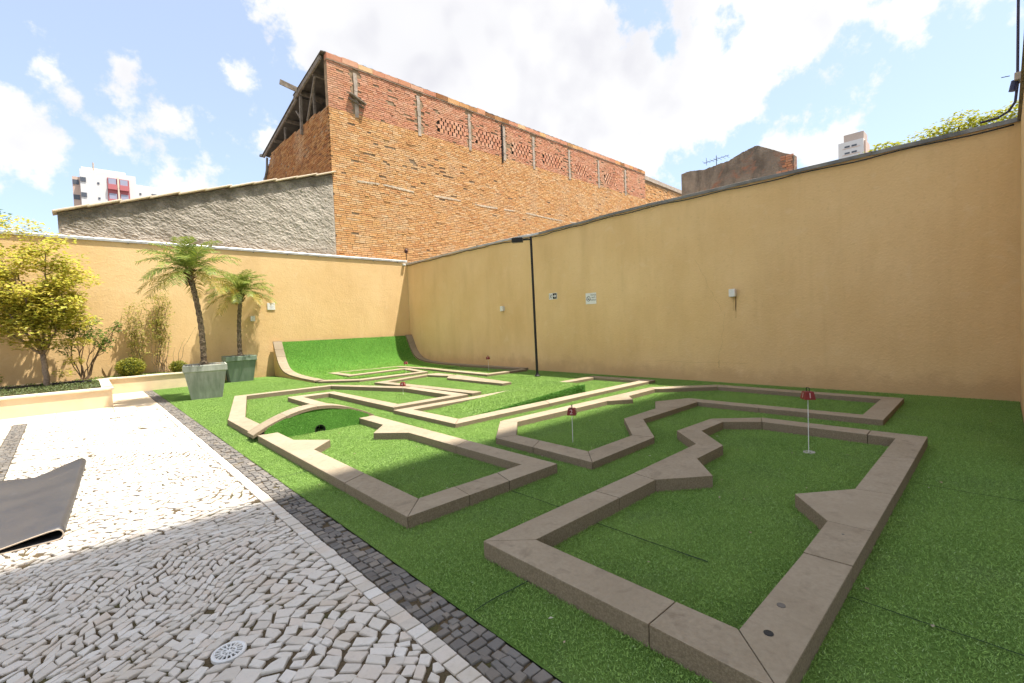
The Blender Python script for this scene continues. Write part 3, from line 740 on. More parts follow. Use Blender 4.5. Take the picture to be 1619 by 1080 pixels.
# ---- turf jump ramp inside lane E
TJ = thing('turf_jump', (5.8, 5.95, 0), 'green turf wedge ramp rising along the sunlit lane with dark side', 'ramp')
def jump_z(x):
    t_ = max(0, min(1, (x - 4.15)/2.75)); return .004 + .175*(t_**1.2) - .02*max(0, (t_-.9)/.1)
jn = 34; jx = [lerp(4.15, 6.92, i/jn) for i in range(jn+1)]; JY0, JY1 = 5.44, 6.385
mo = MB(); ny = 12
for x in jx:
    for j in range(ny+1): y = lerp(JY0, JY1, j/ny); mo.v.append((x, y, jump_z(x) + .004*noise.noise((x*3, y*3, 1))))
for i in range(jn):
    for j in range(ny): a = i*(ny+1)+j; mo.f.append((a, a+ny+1, a+ny+2, a+1)); mo.t.append(.5)
jt = mo.build('turf_top', turf_m, TJ, smooth=True); pile_on(jt, TJ, 7000, blade_m, .02, .0034, 9)
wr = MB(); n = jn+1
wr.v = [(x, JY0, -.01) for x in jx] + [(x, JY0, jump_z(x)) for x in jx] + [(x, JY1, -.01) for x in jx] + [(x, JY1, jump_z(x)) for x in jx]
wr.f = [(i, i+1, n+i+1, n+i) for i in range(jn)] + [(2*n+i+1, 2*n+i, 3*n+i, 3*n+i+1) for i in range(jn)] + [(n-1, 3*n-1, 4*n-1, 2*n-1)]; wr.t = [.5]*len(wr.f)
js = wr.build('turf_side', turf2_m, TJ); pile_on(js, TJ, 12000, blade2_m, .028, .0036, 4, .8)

# ---- quarter-pipe turf ramp against the end wall
RP = thing('turf_ramp', (6.9, 14.5, 0), 'curved green turf quarter-pipe ramp against the end wall', 'ramp')
prof = [(12.42, .012), (13.4, .02), (14.2, .05), (14.62, .085), (14.92, .13), (15.16, .205), (15.36, .325), (15.52, .48), (15.66, .68), (15.78, .88), (15.90, 1.075)]
def bez(p, k=4):        # Catmull-Rom smoothing
    r_ = []
    for i in range(len(p)-1):
        a, b, c, d = p[max(i-1, 0)], p[i], p[i+1], p[min(i+2, len(p)-1)]
        for s_ in range(k):
            t_ = s_/k; f_ = lambda A, B, C, D: .5*((2*B)+(-A+C)*t_+(2*A-5*B+4*C-D)*t_*t_+(-A+3*B-3*C+D)*t_**3)
            r_.append((f_(a[0], b[0], c[0], d[0]), f_(a[1], b[1], c[1], d[1])))
    return r_ + [p[-1]]
P2 = bez(prof); sf = MB(); nx = 24
for i in range(nx+1):
    x = lerp(4.62, 9.20, i/nx); sf.v += [(x, y, z + .006*noise.noise((x*2, y*2, 7))) for y, z in P2]
n = len(P2)
for i in range(nx):
    for j in range(n-1): a = i*n+j; sf.f.append((a, a+n, a+n+1, a+1)); sf.t.append(.5)
rs = sf.build('turf_surface', turf2_m, RP, smooth=True)
rampb_m = m_turf('ramp_turf_blades', (.16, .33, .04), (.25, .45, .07), worn=False, blades=True)
pile_on(rs, RP, 2600, rampb_m, .024, .005, 12)
for x_a, x_b in ((4.405, 4.655), (9.155, 9.425)):
    m = MB(); n = len(P2)
    for x in (x_a, x_b): m.v += [(x, y, -.03) for y, z in P2] + [(x, y, z+.018) for y, z in P2]
    for i in range(n-1): m.f += [(i, i+1, n+i+1, n+i)[::-1], (2*n+i, 2*n+i+1, 3*n+i+1, 3*n+i)]
    m.f += [(n-1, 3*n-1, 4*n-1, 2*n-1)]; m.t = [.5]*len(m.f)
    m.build('side_wall', wall_m, RP)
    # slabs along the curve, cut to equal lengths
    Ls = [0]
    for i in range(n-1): Ls.append(Ls[-1] + math.dist(P2[i], P2[i+1]))
    cuts = [0, .9, 1.7, 2.35, 2.75, 3.05, 3.35, 3.62, 3.9, 4.12, 4.4, Ls[-1]] if Ls[-1] > 4.4 else [0, .9, 1.7, 2.35, 2.75, 3.05, 3.35, 3.62, 3.9, Ls[-1]]
    def at_len(s_):
        for i in range(n-1):
            if s_ <= Ls[i+1] + 1e-6:
                t_ = (s_-Ls[i])/(Ls[i+1]-Ls[i]); y, z = lerp(P2[i][0], P2[i+1][0], t_), lerp(P2[i][1], P2[i+1][1], t_)
                d = Vector((P2[i+1][0]-P2[i][0], P2[i+1][1]-P2[i][1])).normalized(); return y, z, -d.y, d.x
    for a, b in zip(cuts, cuts[1:]):
        k = 4; m = MB(); xo = .012
        for x in (x_a-(xo if x_a < 5 else 0), x_b):
            for off in (.02, .062):
                for s_ in range(k+1):
                    y, z, ny_, nz_ = at_len(lerp(a+.003, b-.003, s_/k)); m.v.append((x, y+ny_*off, z+nz_*off))
        q_ = k+1
        for i in range(k): m.f += [(q_+i, q_+i+1, 3*q_+i+1, 3*q_+i)[::-1], (i, i+1, 2*q_+i+1, 2*q_+i), (i, q_+i, q_+i+1, i+1), (2*q_+i+1, 3*q_+i+1, 3*q_+i, 2*q_+i)]
        m.f += [(0, 2*q_, 3*q_, q_), (k, q_+k, 3*q_+k, 2*q_+k)]; m.t = [random.random()]*len(m.f)
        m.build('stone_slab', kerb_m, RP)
for i in range(4):           # kerb running on along the foot of the long wall
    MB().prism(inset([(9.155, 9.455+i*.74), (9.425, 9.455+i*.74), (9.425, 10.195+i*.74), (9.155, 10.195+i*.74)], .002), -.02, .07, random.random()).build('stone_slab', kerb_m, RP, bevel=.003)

# ---- numbered flags
def text_mesh(s_, size, mat, name, parent, M):
    cu = bpy.data.curves.new('t', 'FONT'); cu.body = s_; cu.size = size; cu.align_x = 'CENTER'; cu.align_y = 'CENTER'; cu.extrude = .0006; cu.space_line = .95
    to = bpy.data.objects.new('t', cu); COL.objects.link(to)
    bpy.context.view_layer.update()
    me = bpy.data.meshes.new_from_object(to.evaluated_get(bpy.context.evaluated_depsgraph_get())); bpy.data.objects.remove(to); bpy.data.curves.remove(cu)
    me.transform(M); me.materials.clear(); me.materials.append(mat); o = bpy.data.objects.new(name, me); COL.objects.link(o); o.parent = parent; return o
flagdigit_m = plain('pale_digit_paint', (.66, .46, .42), .5)
def flag(x, y, h, num, label, rot, lean=0.):
    t = thing('hole_flag', (x, y, 0), label, 'flag', 'numbered mini golf hole flags'); t.rotation_euler = (0, lean, rot)
    o0 = Vector((x, y, 0)); z0 = h - .115
    def add(m, name, mat, par=t, **k): return m.build(name, mat, par, **k)
    add(MB().tube([(x, y, -.02), (x, y, z0+.02)], .0036, 8), 'pole', white_m)
    hb, ht = .050, .037; m = MB()
    vs = [(x+i*hb, y+j*hb, z0) for i, j in ((-1,-1),(1,-1),(1,1),(-1,1))] + [(x+i*ht, y+j*ht, z0+.075) for i, j in ((-1,-1),(1,-1),(1,1),(-1,1))]
    m.add(vs, [(3,2,1,0),(4,5,6,7),(0,1,5,4),(1,2,6,5),(2,3,7,6),(3,0,4,7)])
    b = add(m, 'number_box', red_m, bevel=.003)
    tl = math.atan2(hb-ht, .075)
    for k in range(4):
        M = Matrix.Rotation(k*math.pi/2, 4, 'Z') @ Matrix.Translation((0, -(hb+ht)/2-.0012, z0+.0375)) @ Matrix.Rotation(math.pi/2-tl, 4, 'X')
        text_mesh(num, .07, flagdigit_m, 'number', b, M)
    add(MB().tube([(x-.030, y, z0+.072), (x-.030, y, z0+.10), (x-.022, y, z0+.11), (x+.022, y, z0+.11), (x+.030, y, z0+.10), (x+.030, y, z0+.072)], .0036, 6), 'handle', black_m, b)
    if num == '1': cup = add(MB().lathe((x+.012, y-.01, .0), [(.050, .0), (.050, .013), (.045, .015), (.040, .010), (.0, .006)], 18), 'cup', plain('cup_white', (.40, .37, .32), .7), smooth=True)
flag(5.03, 1.275, .64, '1', 'red flag box on white pole in the nearest lane', R(38))
flag(3.94, 3.29, .43, '2', 'red flag box showing number two in the shaded lane', R(30))
flag(7.0, 12.2, .40, '3', 'small sunlit flag box in front of the ramp', R(35))
flag(4.70, 8.35, .30, '4', 'low red flag box in the triangular sunlit lane', R(40))
flag(8.60, 10.26, .48, '7', 'flag on tilted pole close to the long wall', R(25), R(-4))

# ================================================================== WALL FITTINGS, POLE
LP = thing('lamp_post', (8.356, 8.067, 0), 'tall black lamp post with floodlight standing on the turf', 'lamp post'); LP.rotation_euler = (R(-.4), R(-.4), 0)
MB().tube([(8.356, 8.067, .0), (8.356, 8.067, 1.8), (8.356, 8.067, 3.53)], [.032, .030, .030], 12).build('pole', black_m, LP, smooth=False)
MB().lathe((8.356, 8.067, 0), [(.075, 0), (.075, .03), (.045, .05), (.034, .10)], 16).build('base_flange', black_m, LP)
MB().bar((8.356, 8.067, 3.46), (8.20, 8.30, 3.47), .03, .03).build('arm', black_m, LP)
hd = MB().bar((8.24, 8.24, 3.47), (8.07, 8.46, 3.47), .15, .115).build('floodlight', black_m, LP, bevel=.012)
MB().bar((8.235, 8.25, 3.408), (8.085, 8.44, 3.408), .11, .006).build('glass', plain('lamp_glass', (.12, .12, .12), .15), hd)
for i in range(5): MB().bar((8.225-i*.03, 8.26+i*.038, 3.533), (8.222-i*.03, 8.264+i*.038, 3.533), .14, .012).build('cooling_fin', black_m, hd)

def wall_lamp(c, ax, label):
    t = thing('wall_lamp', c, label, 'wall lamp', 'small box lamps on the walls'); x, y, z = c
    if ax == 'x': MB().box(x-.012, x-.001, y-.05, y+.05, z-.06, z+.06).build('back_plate', white_m, t); b = MB().box(x-.10, x-.012, y-.058, y+.058, z-.075, z+.075).build('lamp_box', white_m, t, bevel=.006); MB().box(x-.085, x-.025, y-.045, y+.045, z-.081, z-.0755).build('glass', plain('lamp_glass2', (.2, .2, .18), .2), b)
    else: MB().box(x-.05, x+.05, y-.012, y-.001, z-.06, z+.06).build('back_plate', white_m, t); b = MB().box(x-.06, x+.06, y-.105, y-.012, z-.08, z+.08).build('lamp_box', white_m, t, bevel=.006); MB().box(x-.045, x+.045, y-.09, y-.025, z-.086, z-.0805).build('glass', plain('lamp_glass3', (.2, .2, .18), .2), b)
wall_lamp((XW, 10.43, 1.84), 'x', 'small white box lamp on long wall left of the lamp post')
wall_lamp((XW, 3.636, 1.80), 'x', 'white box lamp with dirt run below it on the long wall')
wall_lamp((3.875, YW, 1.845), 'y', 'white box lamp on the sunlit end wall right of the palms')

def MX(y, z): return Matrix.Translation((XW - .0075, y, z)) @ Matrix(((0, 0, -1, 0), (-1, 0, 0, 0), (0, 1, 0, 0), (0, 0, 0, 1)))
ns = thing('no_smoking_sign', (XW, 7.118, 1.927), 'white no-smoking sign with crossed circle on the long wall', 'sign')
MB().box(XW-.007, XW-.001, 6.956, 7.281, 1.788, 2.066).build('plate', white_m, ns)
def on_sign(mb2d, name, mat, parent, y, z):       # 2-D outlines (u to the viewer's right, v up) laid on the wall
    m = MB()
    for p in mb2d:
        n = len(p); m.add([(XW-.0085, y-u, z+v_) for u, v_ in p], [tuple(range(n))])
    return m.build(name, mat, parent)
def ring(cu, cv, r0, r1, n=28): return [[(cu+r0*math.cos(a), cv+r0*math.sin(a)), (cu+r1*math.cos(a), cv+r1*math.sin(a)), (cu+r1*math.cos(b), cv+r1*math.sin(b)), (cu+r0*math.cos(b), cv+r0*math.sin(b))] for a, b in ((2*math.pi*i/n, 2*math.pi*(i+1)/n) for i in range(n))]
def line2(a, b, w):
    d = Vector((b[0]-a[0], b[1]-a[1])).normalized()*w/2; return [(a[0]-d.y, a[1]+d.x), (b[0]-d.y, b[1]+d.x), (b[0]+d.y, b[1]-d.x), (a[0]+d.y, a[1]-d.x)]
on_sign(ring(-.075, -.005, .052, .064) + [line2((-.115, .035), (-.035, -.045), .012)], 'crossed_circle', ink_m, ns, 7.118, 1.927)
on_sign([line2((-.108, -.02), (-.045, -.02), .012), line2((-.05, -.008), (-.062, .03), .006)], 'cigarette', ink_m, ns, 7.118, 1.9265)
for s_, dv in (('FAVOR', .082), ('NÃO', .02), ('FUMAR', -.045)):
    o = text_mesh(s_, .052, ink_m, 'lettering', ns, Matrix.Translation((-.0078, -.075, dv)) @ Matrix(((0, 0, -1, 0), (-1, 0, 0, 0), (0, 1, 0, 0), (0, 0, 0, 1))))
es = thing('exit_sign', (XW, 8.395, 2.075), 'small black and white exit arrow sign on the long wall', 'sign')
MB().box(XW-.007, XW-.001, 8.249, 8.541, 1.99, 2.16).build('plate', white_m, es)
on_sign([[(-.005, -.075), (.135, -.075), (.135, .075), (-.005, .075)]], 'black_panel', ink_m, es, 8.395, 2.075)
def on_sign2(mb2d, name, mat, parent, y, z):
    m = MB()
    for p in mb2d: m.add([(XW-.0098, y-u, z+v_) for u, v_ in p], [tuple(range(len(p)))])
    return m.build(name, mat, parent)
on_sign2([[(.01, -.014), (.07, -.014), (.07, .014), (.01, .014)], [(.065, -.05), (.122, 0), (.065, .05)]], 'arrow', white_m, es, 8.395, 2.075)
on_sign([ring_ for ring_ in [[(-.062+.014*math.cos(a), .045+.014*math.sin(a)) for a in (2*math.pi*i/12 for i in range(12))]]] + [line2((-.065, .03), (-.078, -.015), .022), line2((-.075, -.012), (-.05, -.035), .013), line2((-.05, -.033), (-.06, -.065), .012), line2((-.08, -.012), (-.108, -.05), .013), line2((-.07, .022), (-.038, .008), .010), line2((-.072, .02), (-.105, .012), .010), [(-.132, -.07), (-.124, -.07), (-.124, .07), (-.132, .07)]], 'running_figure', ink_m, es, 8.395, 2.075)
pq = thing('wall_plaque', (4.436, YW, 2.225), 'pale plaque on the sunlit end wall above the box lamp', 'plaque')
MB().box(4.322, 4.551, YW-.022, YW-.001, 2.114, 2.337).build('plate', white_m, pq, bevel=.003)
for i, w in enumerate((.05, .13, .10)): MB().box(4.44-w/2, 4.44+w/2, YW-.0235, YW-.0222, 2.27-i*.045, 2.278-i*.045).build('print_line', plain('grey_print', (.45, .42, .42), .7), pq)

cb = MB(); p_ = [(XW-.05, lerp(-.1, 15.9, i/80), wz(lerp(-.1, 15.9, i/80)) - .075 - .03*abs(noise.noise((i*.31, 2, 1))) - .012*math.sin(i*.9)) for i in range(81)]
cb.tube(p_, .011, 6); o = cb.build('wall_cable', cable_m, None, smooth=True); tag(o, 'black cable sagging along the top of the long wall', 'cable')
sr = thing('alarm_siren', (9.46, 16.05, 4.0), 'small dark siren on a rod at the wall corner', 'siren')
MB().tube([(9.46, 16.05, 3.9), (9.46, 16.05, 4.36)], .014, 8).build('rod', black_m, sr)
MB().lathe((9.46, 16.05, 4.32), [(.0, 0), (.055, .01), (.075, .06), (.06, .13), (.02, .17), (0, .17)], 14).build('siren_body', plain('dark_red_body', (.06, .02, .018), .5), sr, smooth=True)
cv = thing('security_light', (9.33, -.14, 3.88), 'conduit with beige junction box and dark lamp above right wall end', 'lamp')
MB().tube([(9.40, .22, 3.93), (9.38, .05, 3.935), (9.35, -.05, 3.98), (9.335, -.11, 4.08), (9.33, -.13, 4.3), (9.33, -.14, 6.2)], .016, 8).build('conduit', plain('purple_black_pipe', (.045, .03, .05), .5), cv, smooth=True)
MB().box(9.22, 9.42, -.30, -.10, 4.33, 4.43).build('junction_box', plain('beige_box', (.42, .33, .24), .7), cv, bevel=.008)
MB().tube([(9.30, -.105, 4.35), (9.30, -.085, 4.22)], [.035, .04], 10).build('lamp_head', plain('navy_plastic', (.03, .03, .07), .4), cv)
MB().bar((9.30, -.06, 4.43), (9.30, .02, 4.44), .008, .008).build('bracket_rod', black_m, cv)

# ================================================================== PAVING DETAILS
dr = thing('floor_drain', (*DRAIN, 0), 'round white slotted drain grate set in the white paving', 'drain')
MB().lathe((*DRAIN, -.02), [(.066, 0), (.066, .024), (.061, .027), (.052, .026), (.050, .018)], 32).build('rim', white_m, dr, smooth=False)
MB().lathe((*DRAIN, -.02), [(.0, .004), (.06, .004)], 24).build('sump', dark_m, dr)
sp = MB()
for i in range(16): a = 2*math.pi*i/16; sp.bar((DRAIN[0]+.026*math.cos(a), DRAIN[1]+.026*math.sin(a), .003), (DRAIN[0]+.054*math.cos(a), DRAIN[1]+.054*math.sin(a), .003), .0055, .006)
for i in range(8): a = 2*math.pi*(i+.5)/8; sp.bar((DRAIN[0], DRAIN[1], .0028), (DRAIN[0]+.027*math.cos(a), DRAIN[1]+.027*math.sin(a), .0028), .005, .006)
sp.lathe((*DRAIN, 0), [(.024, .0), (.024, .0062), (.030, .0062), (.030, 0)], 28).lathe((*DRAIN, 0), [(.009, 0), (.009, .0064), (0, .0064)], 14)
sp.build('grate', white_m, dr)

# folded rubber mat: two layers joined by a loop along its right-hand edge
def mat_section(t_):            # t_ 0 front .. 1 back
    xr = lerp(-.185, -.065, t_); y = lerp(4.38, 6.66, t_); hl = lerp(.062, .058, t_) if t_ < .8 else lerp(.058, .066, (t_-.8)/.2); lift = max(0, (t_-.5)/.5)**2 * .028
    pts_ = [(-2.2, .009), (-1.2, .009), (-.7 , .009), (xr-.3, .009), (xr-.12, .009 + lift*.25), (xr-.04, .010 + lift*.6)]
    for a in range(-75, 91, 15): pts_.append((xr - .02 + hl*.55*math.cos(R(a)), .012 + lift*.9 + hl*.55 + hl*.55*math.sin(R(a))))
    pts_ += [(xr-.06, .014+hl*1.02+lift*.72), (xr-.14, .020+hl*.72+lift*.42), (xr-.24, .024+hl*.35+lift*.16), (xr-.36, .026), (-.7, .026), (-1.2, .026), (-2.2, .026)]
    wob = .05*math.sin(t_*3)
    return [(x, y + (.04*x if t_ > .5 else -.02*x)*0 + .03*noise.noise((x*2, t_*3, 4))*t_ + (t_**6)*(-.16*math.exp(-((x+.42)/.16)**2)), max(z, .009)) for x, z in pts_]
mm_ = MB(); K = 24; secs = [mat_section(i/K) for i in range(K+1)]; n = len(secs[0])
for s_ in secs: mm_.v += s_
for i in range(K):
    for j in range(n-1): a = i*n+j; mm_.f.append((a, a+1, a+n+1, a+n)); mm_.t.append(.5)
RM = thing('rubber_mat', (-1.1, 5.5, 0), 'large grey rubber mat folded double on the white paving', 'mat')
sheet = mm_.build('sheet', mat_m, RM, smooth=True); so = sheet.modifiers.new('thick', 'SOLIDIFY'); so.thickness = .007; so.offset = 0
ed = MB(); ed.tube([(x, y-.0015, z) for x, y, z in secs[0]], .0045, 4); ed.build('cut_edge', matedge_m, RM)

# ================================================================== PLANTERS
def planter(name, x0, x1, y0, y1, h, label, sides):
    t = thing(name, ((x0+x1)/2, y0, 0), label, 'planter'); w = .12; c = .385
    if 'f' in sides: MB().box(x0, x1, y0, y0+w, -.04, h-.035).build('front_wall', cap_wall_m, t)
    if 'r' in sides: MB().box(x1-w, x1, y0+w+.001, y1, -.04, h-.035).build('end_wall', cap_wall_m, t)
    if 'f' in sides:
        k = max(1, round((x1-x0)/1.1))
        for i in range(k): MB().box(lerp(x0, x1, i/k)+.002, lerp(x0, x1, (i+1)/k)-.002+(.03 if i == k-1 else 0), y0-.032, y0+.30, h-.034, h+random.uniform(0, .002)).build('coping_slab', cap_m, t, bevel=.004)
    if 'r' in sides:
        k = max(1, round((y1-y0)/1.1))
        for i in range(k): MB().box(x1-w-.03, x1+.03, lerp(y0+.304, y1-.035, i/k), lerp(y0+.304, y1-.035, (i+1)/k)-.003, h-.034, h+random.uniform(0, .002)).build('coping_slab', cap_m, t, bevel=.004)
    sx1 = x1-w if 'r' in sides else x1
    MB().box(x0, sx1-.002, y0+w+.002, y1, .0, h-.05).build('soil', soil_m, t)
    return t
cap_wall_m = plain('pale_ochre_render', (.70, .55, .36), .85, 0, .2, .08, 4)
pA = planter('raised_planter', -6, .37, 12.30, 15.20, .385, 'cream raised planter holding the yellow tree and ground cover', 'fr')
pB = planter('raised_planter', -6, 2.75, 15.205, YW-.003, .40, 'narrow cream planter along the foot of the end wall', 'f')
# leaf helper: many small kite-shaped leaves
def leaves(mb, pts_, size, flat=.5, droop=0., asp=.55, fold=True):
    for p in pts_:
        s_ = size * random.uniform(.6, 1.3); a = random.uniform(0, 2*math.pi)
        d = Vector((math.cos(a), math.sin(a), random.uniform(-1, 1)*(1-flat) - droop)).normalized()
        up = Vector((random.uniform(-1, 1)*(1-flat), random.uniform(-1, 1)*(1-flat), 1)); r_ = d.cross(up)
        if r_.length < 1e-3: continue
        r_.normalize(); u_ = r_.cross(d) * s_ * .12
        P = Vector(p)
        mb.add([P, P + d*s_*.45 + r_*s_*asp*.5 + u_, P + d*s_, P + d*s_*.45 - r_*s_*asp*.5 + u_], [(0, 1, 2), (0, 2, 3)])
def blob(c, r_, n, shell=.35):
    res = []
    while len(res) < n:
        v_ = Vector((random.uniform(-1, 1), random.uniform(-1, 1), random.uniform(-1, 1)))
        if shell < v_.length <= 1: res.append((c[0]+v_.x*r_[0], c[1]+v_.y*r_[1], c[2]+v_.z*r_[2]))
    return res
def limb(mb, a, b, r0, r1, sag=.0, k=6, wob=.03, n=6):
    a, b = Vector(a), Vector(b); L_ = (b-a).length
    pts_ = [a.lerp(b, i/k) + Vector((noise.noise((i*.7, a.x*3, b.z))*wob*L_, noise.noise((i*.7, a.y*3, b.x+5))*wob*L_, noise.noise((i*.9, b.x, 9))*wob*L_ + sag*math.sin(math.pi*i/k)*L_)) if 0 < i < k else a.lerp(b, i/k) for i in range(k+1)]
    mb.tube(pts_, [lerp(r0, r1, i/k) for i in range(k+1)], n); return pts_
gc = MB()
for _ in range(7000):
    x, y = random.uniform(-3.2, .20), random.uniform(12.72, 14.6); leaves(gc, [(x, y, .345+random.random()*.055+.025*noise.noise((x*4, y*4, 1)))], .042, .4, -.5, .4)
g_ = gc.build('ground_cover', cover_m, None); tag(g_, 'low grey-green ground cover filling the front of the planter', 'ground cover', kind='stuff')
gc = MB()
for _ in range(1700):
    x = random.uniform(-.2, 2.7); y = random.uniform(15.35, 15.9); leaves(gc, [(x, y, .36+random.random()*.05)], .045, .4, -.4, .4)
for _ in range(1300):
    x = random.uniform(-3, .2); y = random.uniform(14.9, 15.15); leaves(gc, [(x, y, .345+random.random()*.07)], .05, .4, -.4, .4)
g_ = gc.build('ground_cover', citrus_m, None); tag(g_, 'dark green ground cover at the foot of the end wall', 'ground cover', kind='stuff')
eg = MB().tube([(-4, 14.2, .365), (-2, 14.5, .372), (-1.3, 14.64, .385), (-.74, 14.72, .385)], .042, 10).build('bed_edging', rubber_m, None, smooth=True); tag(eg, 'black rubber log edging left of the yellow tree trunk', 'edging', 'black bed edging in the planter')
eg = MB().tube([(-.57, 14.76, .385), (-.2, 14.86, .39), (.08, 14.95, .38)], .040, 10).build('bed_edging', rubber_m, None, smooth=True); tag(eg, 'black rubber log edging right of the yellow tree trunk', 'edging', 'black bed edging in the planter')

# ---- yellow maple-like tree
def yellow_tree():
    b = Vector((-.63, 13.92, .33)); t = thing('maple_tree', b, 'yellow-leaved small tree with pale trunk in the left planter', 'tree')
    tr = MB(); limb(tr, b, (-.66, 13.93, 1.02), .055, .045, k=6, wob=.05, n=10)
    fork = Vector((-.66, 13.93, 1.02)); tips = []
    mains = [(-1.5, 13.6, 2.5), (-1.0, 14.3, 3.0), (-.5, 13.75, 3.1), (-.1, 14.15, 2.6), (-.85, 13.5, 2.2), (-1.7, 14.2, 1.9), (-.25, 13.6, 1.85), (-1.3, 13.9, 3.3)]
    for mtip in mains:
        p = limb(tr, fork, mtip, .030, .010, .05, 8, .07)
        for k in range(3, 9):
            for _ in range(2):
                a = p[k]; d = Vector((random.uniform(-1, 1), random.uniform(-1, 1), random.uniform(-.05, .6))).normalized()*random.uniform(.25, .55)
                q_ = limb(tr, a, a + d, .008, .003, .03, 4, .08, 4); tips += [q_[-1], q_[-2]]
    tr.build('trunk', bark_m, t, smooth=True)
    lf = MB()
    for c in tips:
        r_ = random.uniform(.16, .32)
        leaves(lf, blob((c.x, c.y, c.z), (r_*1.1, r_*1.1, r_*.7), 66, .05), .090, .55, .2, .62)
    for c, r_, n in (((-.72, 13.75, 1.25), (.48, .3, .14), 420), ((-.15, 13.8, 1.25), (.28, .22, .10), 220), ((-1.25, 13.8, 1.55), (.4, .3, .2), 380), ((-1.6, 13.9, 3.3), (.5, .4, .35), 500), ((-.95, 13.9, 3.55), (.55, .4, .25), 520), ((-.28, 13.9, 2.55), (.35, .3, .35), 330), ((-2.0, 14, 2.6), (.5, .4, .5), 500), ((-.95, 13.8, 1.45), (.45, .3, .25), 420), ((-.45, 13.8, 1.6), (.4, .3, .25), 360), ((-.75, 13.7, 2.1), (.5, .3, .3), 420), ((-.35, 13.75, .62), (.2, .15, .1), 90), ((-.2, 13.8, .85), (.22, .15, .1), 120)):
        leaves(lf, blob(c, r_, int(n*.85), .1), .078, .72, .15, .62)
    lf.build('crown', maple_m, t)
    t.location = (-.65, 14.74, .33); t.scale = (1.08, 1.0, 1.10)
yellow_tree()
# ---- glossy green shrub behind it
def shrub(b, label, spots, mat, size, name='leafy_shrub', n=1, stems=7):
    t = thing(name, b, label, 'shrub'); st_ = MB(); lf = MB(); b = Vector(b)
    for c, r_, k in spots:
        c = Vector(c); p = limb(st_, b + Vector((random.uniform(-.05, .05), random.uniform(-.04, .04), 0)), c, .014, .005, .02, 7, .08, 5)
        for _ in range(4):
            limb(st_, p[4], c + Vector((random.uniform(-1, 1)*r_, random.uniform(-1, 1)*r_*.6, random.uniform(-1, 1)*r_)), .006, .002, .03, 4, .1, 4)
        leaves(lf, blob(c, (r_, r_*.75, r_*.8), k, .15), size, .35, .1, .5)
    st_.build('stems', twig_m, t); lf.build('foliage', mat, t)
    return t
shrub((-.08, 15.25, .34), 'glossy dark green shrub reaching right beside the yellow tree', [((-.05, 15.25, 1.55), .30, 300), ((.22, 15.2, 1.45), .26, 260), ((-.28, 15.3, 1.65), .26, 220), ((.12, 15.2, 1.8), .22, 170), ((.35, 15.2, 1.2), .2, 130), ((.58, 15.2, 1.62), .12, 60), ((.66, 15.2, 1.75), .10, 40), ((-.35, 15.2, 1.2), .22, 160), ((-.1, 15.2, 1.95), .18, 110), ((.48, 15.25, 1.35), .13, 60)], citrus_m, .075)
shrub((-1.75, 15.3, .34), 'low leafy plant at the left picture edge', [((-1.7, 15.2, .75), .22, 200), ((-1.5, 15.2, .6), .18, 120), ((-1.95, 15.2, .9), .25, 200)], golden_m, .07)
# ---- thin yellow climbers against the wall
def climber(x0, x1, top, nst, label):
    t = thing('wall_climber', ((x0+x1)/2, 15.72, .35), label, 'climbing plant', 'thin climbers on the end wall'); st_ = MB(); lf = MB()
    for i in range(nst):
        bx = random.uniform(x0, x1); tx = bx + random.uniform(-.12, .14); h = top*random.uniform(.78, 1.0)
        p = limb(st_, (bx, 15.72+random.uniform(-.06, .06), .34), (tx, 15.78+random.uniform(-.1, .06), h), .007, .003, 0, 14, .05, 4)
        for k in range(4, 15):
            nn_ = 5 if k < 7 else 15
            leaves(lf, blob(p[k], (.13, .08, .12), nn_, .1), .062, .3, .25, .4)
    st_.build('stems', twig_m, t); lf.build('foliage', bamboo_m, t)
climber(.95, 1.20, 2.25, 8, 'thin yellow climber left of its taller neighbour on the end wall')
climber(1.36, 1.66, 2.62, 11, 'taller thin yellow climber behind the left palm pot')
sp_ = thing('bare_shrub', (1.83, 15.7, .35), 'nearly bare twigs fanning out behind the left palm pot', 'shrub'); st_ = MB(); lf = MB()
for a in (-.55, -.3, .1, .35, .6):
    p = limb(st_, (1.75, 15.7, .34), (1.75+a, 15.72, 1.0+random.random()*.7), .008, .002, .05, 6, .07, 4); leaves(lf, p[3:], .045, .3)
st_.build('stems', twig_m, sp_); lf.build('foliage', bamboo_m, sp_)
# ---- clipped round bush, and solid brown blades shaped after a small plant shadow
def round_bush(c, r_, n, label):
    t = thing('round_bush', (c[0], c[1], .35), label, 'bush'); lf = MB()
    lf2 = []
    for _ in range(n):
        v_ = Vector((random.gauss(0, 1), random.gauss(0, 1), random.gauss(0, 1))).normalized()
        k = random.uniform(.78, 1.04) + .07*noise.noise(v_*3)
        lf2.append((c[0]+v_.x*r_*k, c[1]+v_.y*r_*.85*k, max(.36, c[2]+v_.z*r_*.78*k)))
    leaves(lf, lf2, .045, .2, -.2, .55)
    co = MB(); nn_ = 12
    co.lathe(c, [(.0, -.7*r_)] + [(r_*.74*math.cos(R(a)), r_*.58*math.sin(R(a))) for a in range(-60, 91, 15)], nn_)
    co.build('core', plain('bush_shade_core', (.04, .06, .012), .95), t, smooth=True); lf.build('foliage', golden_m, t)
round_bush((.86, 15.55, .62), .30, 2600, 'clipped round yellow-green bush in the narrow planter')
round_bush((1.86, 15.50, .55), .20, 1300, 'low dark rounded bush peeking out behind the left palm pot')
sk_ = thing('shadow_blades', (.38, 15.5, .35), 'small brown two-bladed shape of a plant shadow left of the round bush', 'plant'); m = MB()
